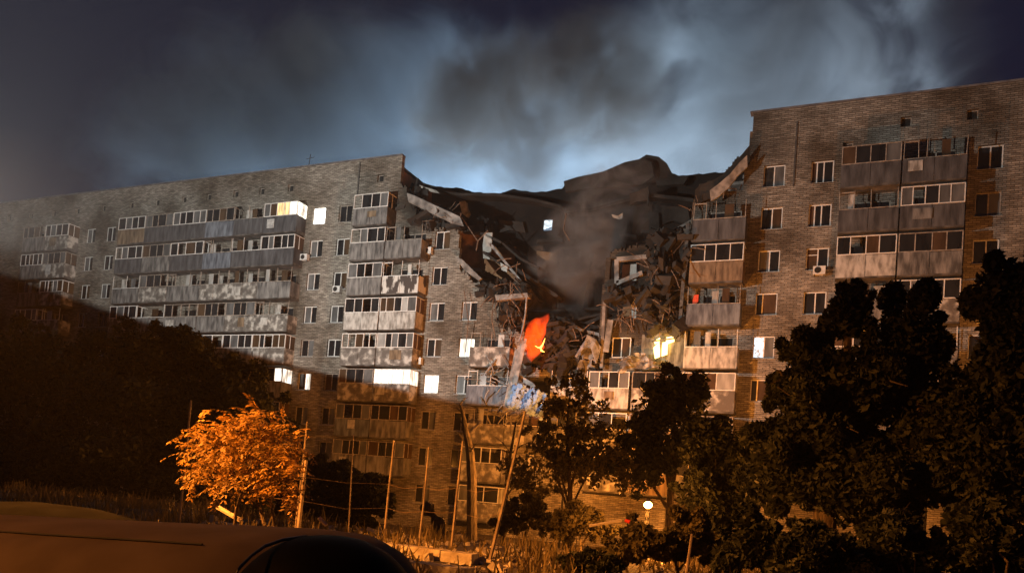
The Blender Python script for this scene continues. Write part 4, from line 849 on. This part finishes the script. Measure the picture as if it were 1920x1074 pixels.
# street lamps
def street_lamp(x, Y, h, e, label, r=.16, col=SODIUM, glow=60, aim=None, cone=70):
    z0 = gz(x, Y); root = tag(empty('street_lamp', (x, Y, z0)), label, 'street lamp', 'sodium street lamps')
    mb = MB(); mb.tube([(x, Y, z0-.1), (x, Y, z0+h*.5), (x, Y, z0+h-.16)], [.07, .055, .045], 8); mb.build('pole', M['rubber'], root, loc=(x, Y, z0))
    hd = MB(); hd.tube([(x, Y, z0+h+r*.75), (x, Y, z0+h+r*1.2)], [r*.9, r*.3], 10); hd.build('cap', M['metal'], root, loc=(x, Y, z0))
    bm = MB(); n, m_ = 12, 8
    for j in range(m_+1):
        for i in range(n):
            t = math.pi*j/m_; p = 2*math.pi*i/n; bm.v.append((x+r*math.sin(t)*math.cos(p)*.85, Y+r*math.sin(t)*math.sin(p)*.85, z0+h+r*math.cos(t)*.7))
    for j in range(m_):
        for i in range(n): i2 = (i+1) % n; bm.f.append((j*n+i, j*n+i2, (j+1)*n+i2, (j+1)*n+i))
    bm.build('globe', M.setdefault('globe', emit_mat('sodium_globe', (1, .50, .10), 45)), root, loc=(x, Y, z0))
    if aim is not None:
        o = spot('lamp_light', (x, Y, z0+h-.35), aim, e, col, cone, .8, .12); bpy.context.view_layer.update(); rot = o.rotation_euler.copy(); link_parent(o, root); o.rotation_euler = rot; return root
    l = bpy.data.lights.new('lamp_light', 'POINT'); l.energy = e; l.color = col; l.shadow_soft_size = r+.05
    o = bpy.data.objects.new('lamp_light', l); COL.objects.link(o); o.location = (x, Y, z0+h-.35); link_parent(o, root)
p = U(1215, 946, 19); street_lamp(p.x, 19, p.z-gz(p.x, 19), 1000, 'small glowing street lamp shining through the shrubs', r=.13)
street_lamp(-13.2, 38, 5.6, 14000, 'tall street lamp hidden behind the thin loose tree')
street_lamp(3.5, 34, 6.8, 8000, 'tall street lamp hidden behind the large black tree')
street_lamp(-34.5, 36, 5.0, 1800, 'tall street lamp hidden behind the big dark tree on the left')
street_lamp(-12.6, 4.6, 6.2, 30000, 'street lamp on the road left of the cars, outside the picture', aim=(-7.6, 9.6, 3.6), cone=74)
street_lamp(-9, -3, 6.5, 4200, 'added street lamp out of view behind the viewer, lighting the car', aim=(-4.5, 2.6, 2.6), cone=64)  # added unseen lamp, its beam shaped to brighten the car
mb = MB(); c = U(1172, 975, 13); mb.tube([c, c+Vector((.09, 0, -.02))], [.03, .035], 8); tag(mb.build('painted_red_light', M['darkred']), 'small painted spot for a red light among the shrubs left of the lamp', 'painted light')  # red colour stands in for a small light among the shrubs

# ------------------------------------------------------------------ car in the foreground
def car():
    YC, HW = 3.05, .80
    root = tag(empty('parked_car', (-4.2, YC, 2.158)), 'dusty orange-lit parked car with black bulging glass, at the bottom edge left of centre', 'car')
    secs = [(-7.3, 2.80, 2.7, .62), (-7.25, 2.95, 2.82, .70), (-6.9, 3.14, 2.86, .78), (-6.0, 3.24, 2.9, .82), (-5.0, 3.30, 2.95, .82), (-4.2, 3.345, 3.0, .82), (-3.5, 3.385, 3.0, .82), (-2.95, 3.42, 3.0, .81), (-2.5, 3.445, 3.0, .78),
            (-2.28, 3.445, 3.0, .72), (-2.12, 3.40, 2.95, .66), (-2.02, 3.32, 2.9, .6), (-1.94, 3.2, 2.85, .55)]
    N = 25
    def pt(x, zt, zb, hw, t):
        a = math.pi*t; c = -math.cos(a); yy = math.copysign(abs(c)**.8, c)*hw
        return (x, YC+yy, zb+(zt-zb)*math.sin(a)**.5)
    mb = MB()
    for s_ in secs:
        for k in range(N): mb.v.append(pt(*s_, k/(N-1)))
    for j in range(len(secs)-1):
        for i in range(N-1): a = j*N+i; mb.f.append((a, a+N, a+N+1, a+1))
    mb.f.append(tuple(range(N))); mb.f.append(tuple(range((len(secs)-1)*N, len(secs)*N))[::-1])
    b = mb.build('body', M['paint'], root, loc=(-4.2, YC, 2.158), smooth=True)
    low = MB()
    rr = [(-7.35, .5, .62), (-7.1, .35, .86), (-5, .33, .9), (-3, .33, .9), (-1.2, .33, .9), (-.75, .36, .84), (-.6, .5, .6)]
    for x, z0, hw in rr:
        for (yy, zz) in ((-hw, 2.158+z0-.1), (-hw-.02, 2.75), (-hw+.08, 2.98), (0, 3.02 if x < -1.3 else 2.95), (hw-.08, 2.98), (hw+.02, 2.75), (hw, 2.158+z0-.1)): low.v.append((x, YC+yy*(.9 if False else 1), zz))
    for j in range(len(rr)-1):
        for i in range(6): a = j*7+i; low.f.append((a, a+7, a+8, a+1))
    low.f.append(tuple(range(7))); low.f.append(tuple(range((len(rr)-1)*7, len(rr)*7))[::-1])
    low.build('lower_body', M['paint'], root, loc=(-4.2, YC, 2.158))
    # black bulging glass
    g = MB(); n, m_ = 40, 16; cx, cyy, cz = -1.77, 2.42, 2.94
    for j in range(m_+1):
        t = math.pi/2*j/m_
        for i in range(n):
            p = 2*math.pi*i/n; k = math.sin(t)**.85
            g.v.append((cx+.43*k*math.cos(p)*(1.02 if math.cos(p) < 0 else .98), cyy+.42*k*math.sin(p), cz+.56*math.cos(t)**.9))
    for j in range(m_):
        for i in range(n): i2 = (i+1) % n; g.f.append((j*n+i, (j+1)*n+i, (j+1)*n+i2, j*n+i2))
    g.build('windscreen', M['carglass'], root, loc=(cx, cyy, cz), smooth=True)
    sm = MB(); tt = .27
    P = [pt(*s_, tt) for s_ in secs if -6.5 < s_[0] < -2.45]
    sm.tube([(x, y-.004, z+.004) for x, y, z in P], .006, 5); sm.build('roof_seam', M['rubber'], root, loc=P[0])
    tr = MB(); tr.tube([U(x, y, Y) for x, y, Y in ((436, 1084, 2.02), (452, 1060, 2.06), (472, 1040, 2.12), (496, 1023, 2.2), (530, 1011, 2.3), (575, 1005, 2.4))], .007, 6); tr.build('window_trim', M['metal'], root, loc=(cx, cyy, cz), smooth=True)
    pass
    for x in (-6.2, -1.9):
        for y in (YC-.86, YC+.86):
            w = MB(); w.tube([(x, y-.1, 2.47), (x, y+.1, 2.47)], .31, 22); wh = w.build('wheel', M['rubber'], root, loc=(x, y, 2.47))
            w = MB(); sg = -1 if y < YC else 1; w.tube([(x, y+.1*sg, 2.47), (x, y+.115*sg, 2.47)], .19, 16); w.build('rim', M['metal'], wh, loc=(x, y, 2.47))
car()
def dark_car():
    root = tag(empty('parked_car', (-8.8, 6.2, 2.158)), 'dark car beyond the pale one, only its black roof curve showing at the left', 'car')
    mb = MB(); N = 17; YC = 6.2
    secs = [(-11.2, 2.7, .5), (-10.8, 2.88, .7), (-10.2, 3.0, .76), (-9.2, 3.08, .78), (-8.4, 3.08, .78), (-7.7, 3.0, .76), (-7.2, 2.88, .72), (-6.8, 2.8, .7), (-6.4, 2.66, .6)]
    for x, zt, hw in secs:
        for k in range(N): a = math.pi*k/(N-1); mb.v.append((x, YC-math.cos(a)*hw, 2.6+(zt-2.6)*math.sin(a)**.45))
    for j in range(len(secs)-1):
        for i in range(N-1): a = j*N+i; mb.f.append((a, a+N, a+N+1, a+1))
    mb.f.append(tuple(range(N))); mb.f.append(tuple(range((len(secs)-1)*N, len(secs)*N))[::-1])
    mb.build('body', M['carblack'], root, smooth=True)
    lb = MB(); lb.box(-11.2, -6.4, YC-.78, YC+.78, 2.4, 2.63); lb.build('lower_body', M['black'], root)
    for x in (-10.3, -7.4):
        for y in (YC-.7, YC+.7): w = MB(); w.tube([(x, y-.1, 2.46), (x, y+.1, 2.46)], .3, 18); w.build('wheel', M['rubber'], root, loc=(x, y, 2.46))
dark_car()

# ------------------------------------------------------------------ smoke
def smoke(name, pts, Y, dens, col, label, scale=.09, ry=9, seed=0, lo=.42, hi=.7):
    """one billowing plume: overlapping lobes in a single closed hull, density from noise"""
    mb = MB()
    for (x, y, r) in pts:
        c = U(x, y, Y); R = (U(x+r, y, Y)-c).length; n, m_ = 20, 12; b0 = len(mb.v)
        for j in range(m_+1):
            for i in range(n):
                t = math.pi*j/m_; p = 2*math.pi*i/n; mb.v.append((c.x+R*math.sin(t)*math.cos(p), c.y+ry*math.sin(t)*math.sin(p), c.z+R*math.cos(t)))
        for j in range(m_):
            for i in range(n): i2 = (i+1) % n; mb.f.append((b0+j*n+i, b0+(j+1)*n+i, b0+(j+1)*n+i2, b0+j*n+i2))
    return mb
def smoke_blob(px, py, rx, rz, Y, ry, dens, col, label, scale, seed, rot=0, lo=.38, hi=.66):
    c = U(px, py, Y); RX = (U(px+rx, py, Y)-c).length; RZ = (U(px, py-rz, Y)-c).length
    mb = MB(); n, m_ = 20, 12
    for j in range(m_+1):
        for i in range(n):
            t = math.pi*j/m_; p = 2*math.pi*i/n; mb.v.append((math.sin(t)*math.cos(p), math.sin(t)*math.sin(p), math.cos(t)))
    for j in range(m_):
        for i in range(n): i2 = (i+1) % n; mb.f.append((j*n+i, (j+1)*n+i, (j+1)*n+i2, j*n+i2))
    m = bpy.data.materials.new('smoke'); m.use_nodes = True; n_, l = m.node_tree.nodes, m.node_tree.links; n_.clear()
    out = n_.new('ShaderNodeOutputMaterial'); pv = n_.new('ShaderNodeVolumePrincipled'); l.new(pv.outputs[0], out.inputs['Volume'])
    pv.inputs['Color'].default_value = (*col, 1); pv.inputs['Anisotropy'].default_value = .1
    t = n_.new('ShaderNodeTexCoord'); ln = n_.new('ShaderNodeVectorMath'); ln.operation = 'LENGTH'; l.new(t.outputs['Object'], ln.inputs[0])
    fall = n_.new('ShaderNodeMapRange'); fall.interpolation_type = 'SMOOTHSTEP'; fall.inputs[1].default_value = 1; fall.inputs[2].default_value = .25; fall.inputs[3].default_value = 0; fall.inputs[4].default_value = 1
    mp = n_.new('ShaderNodeMapping'); mp.inputs['Scale'].default_value = (RX*scale, ry*scale, RZ*scale); mp.inputs['Location'].default_value = (seed*7.3, seed*3.1, seed)
    l.new(t.outputs['Object'], mp.inputs[0]); ns = n_.new('ShaderNodeTexNoise'); ns.inputs['Scale'].default_value = 1; ns.inputs['Detail'].default_value = 7; ns.inputs['Roughness'].default_value = .62; ns.inputs['Distortion'].default_value = .9
    l.new(mp.outputs[0], ns.inputs[0])
    wob = n_.new('ShaderNodeMath'); wob.operation = 'MULTIPLY_ADD'; wob.inputs[1].default_value = -.9; l.new(ns.outputs[0], wob.inputs[0])
    ad1 = n_.new('ShaderNodeMath'); ad1.operation = 'ADD'; ad1.inputs[1].default_value = .45; l.new(ln.outputs['Value'], ad1.inputs[0]); l.new(ad1.outputs[0], wob.inputs[2]); 
    mxx = n_.new('ShaderNodeMath'); mxx.operation = 'MAXIMUM'; l.new(wob.outputs[0], mxx.inputs[0]); l.new(ln.outputs['Value'], mxx.inputs[1])
    l.new(wob.outputs[0], fall.inputs[0])
    edge = n_.new('ShaderNodeMapRange'); edge.inputs[1].default_value = 1; edge.inputs[2].default_value = .7; l.new(ln.outputs['Value'], edge.inputs[0])
    mr = n_.new('ShaderNodeMapRange'); mr.inputs[1].default_value = lo; mr.inputs[2].default_value = hi; mr.inputs[3].default_value = .12; l.new(ns.outputs[0], mr.inputs[0])
    m1 = n_.new('ShaderNodeMath'); m1.operation = 'MULTIPLY'; l.new(fall.outputs[0], m1.inputs[0]); l.new(mr.outputs[0], m1.inputs[1])
    m2 = n_.new('ShaderNodeMath'); m2.operation = 'MULTIPLY'; l.new(m1.outputs[0], m2.inputs[0]); l.new(edge.outputs[0], m2.inputs[1])
    m3 = n_.new('ShaderNodeMath'); m3.operation = 'MULTIPLY'; m3.inputs[1].default_value = dens; l.new(m2.outputs[0], m3.inputs[0]); l.new(m3.outputs[0], pv.inputs['Density'])
    o = mb.build('smoke', m); o.location = c; o.scale = (RX, ry, RZ); o.rotation_euler = (0, rot, 0)
    return tag(o, label, 'smoke', None, 'stuff')
smoke_blob(560, 270, 640, 300, 82, 12, .22, (.76, .88, 1.0), 'pale blue smoke bank glowing above the left wing', .075, 1, rot=.1, lo=.38, hi=.58)
smoke_blob(1360, 230, 560, 350, 80, 12, .19, (.86, .90, .93), 'broad bright grey smoke bank rising behind the right wing', .10, 2, rot=-.3, lo=.42, hi=.58)
smoke_blob(900, 330, 380, 170, 78, 8, .05, (.80, .88, .96), 'bluish smoke glowing low over the sagging roof', .16, 5, lo=.44, hi=.60)
smoke_blob(1110, 150, 200, 150, 66, 6, .42, (.26, .23, .21), 'dark brown smoke cloud left of the bright right bank', .18, 3, rot=.5, lo=.40, hi=.54)
smoke_blob(900, 190, 190, 150, 66, 6, .42, (.26, .23, .21), 'dark brown smoke cloud right of the blue left bank', .18, 8, rot=-.5, lo=.40, hi=.54)
smoke_blob(975, 275, 110, 140, 64, 5, .35, (.26, .23, .21), 'dark brown foot of the smoke clouds over the sagging roof', .22, 6, lo=.40, hi=.56)
smoke_blob(560, 70, 200, 110, 66, 6, .05, (.30, .27, .25), 'faint brown smoke wisp high above the left wing', .16, 9, lo=.40, hi=.56)
smoke_blob(1075, 480, 100, 150, 53.0, 1.7, 1.1, (.8, .82, .84), 'grey smoke plume rising out of the collapsed gap above the flame', .42, 4, rot=.4, lo=.40, hi=.60)
smoke_blob(1150, 380, 110, 110, 52.8, 1.6, .6, (.8, .8, .8), 'upper part of the grey plume drifting against the tilted roof slab', .42, 7, rot=.5, lo=.42, hi=.62)

# ------------------------------------------------------------------ thin smoky air over the whole place
hz = MB(); hz.box(-99, 30, -14, 63.5, -1.2, 31.5)
hm = bpy.data.materials.new('smoky_air'); hm.use_nodes = True; hn, hl = hm.node_tree.nodes, hm.node_tree.links; hn.clear()
ho = hn.new('ShaderNodeOutputMaterial'); hv = hn.new('ShaderNodeVolumePrincipled'); hl.new(hv.outputs[0], ho.inputs['Volume'])
hv.inputs['Color'].default_value = (.9, .9, .9, 1); hv.inputs['Density'].default_value = .00045; hv.inputs['Anisotropy'].default_value = .2
hz_o = hz.build('haze', hm); tag(hz_o, None, None, None, 'stuff')
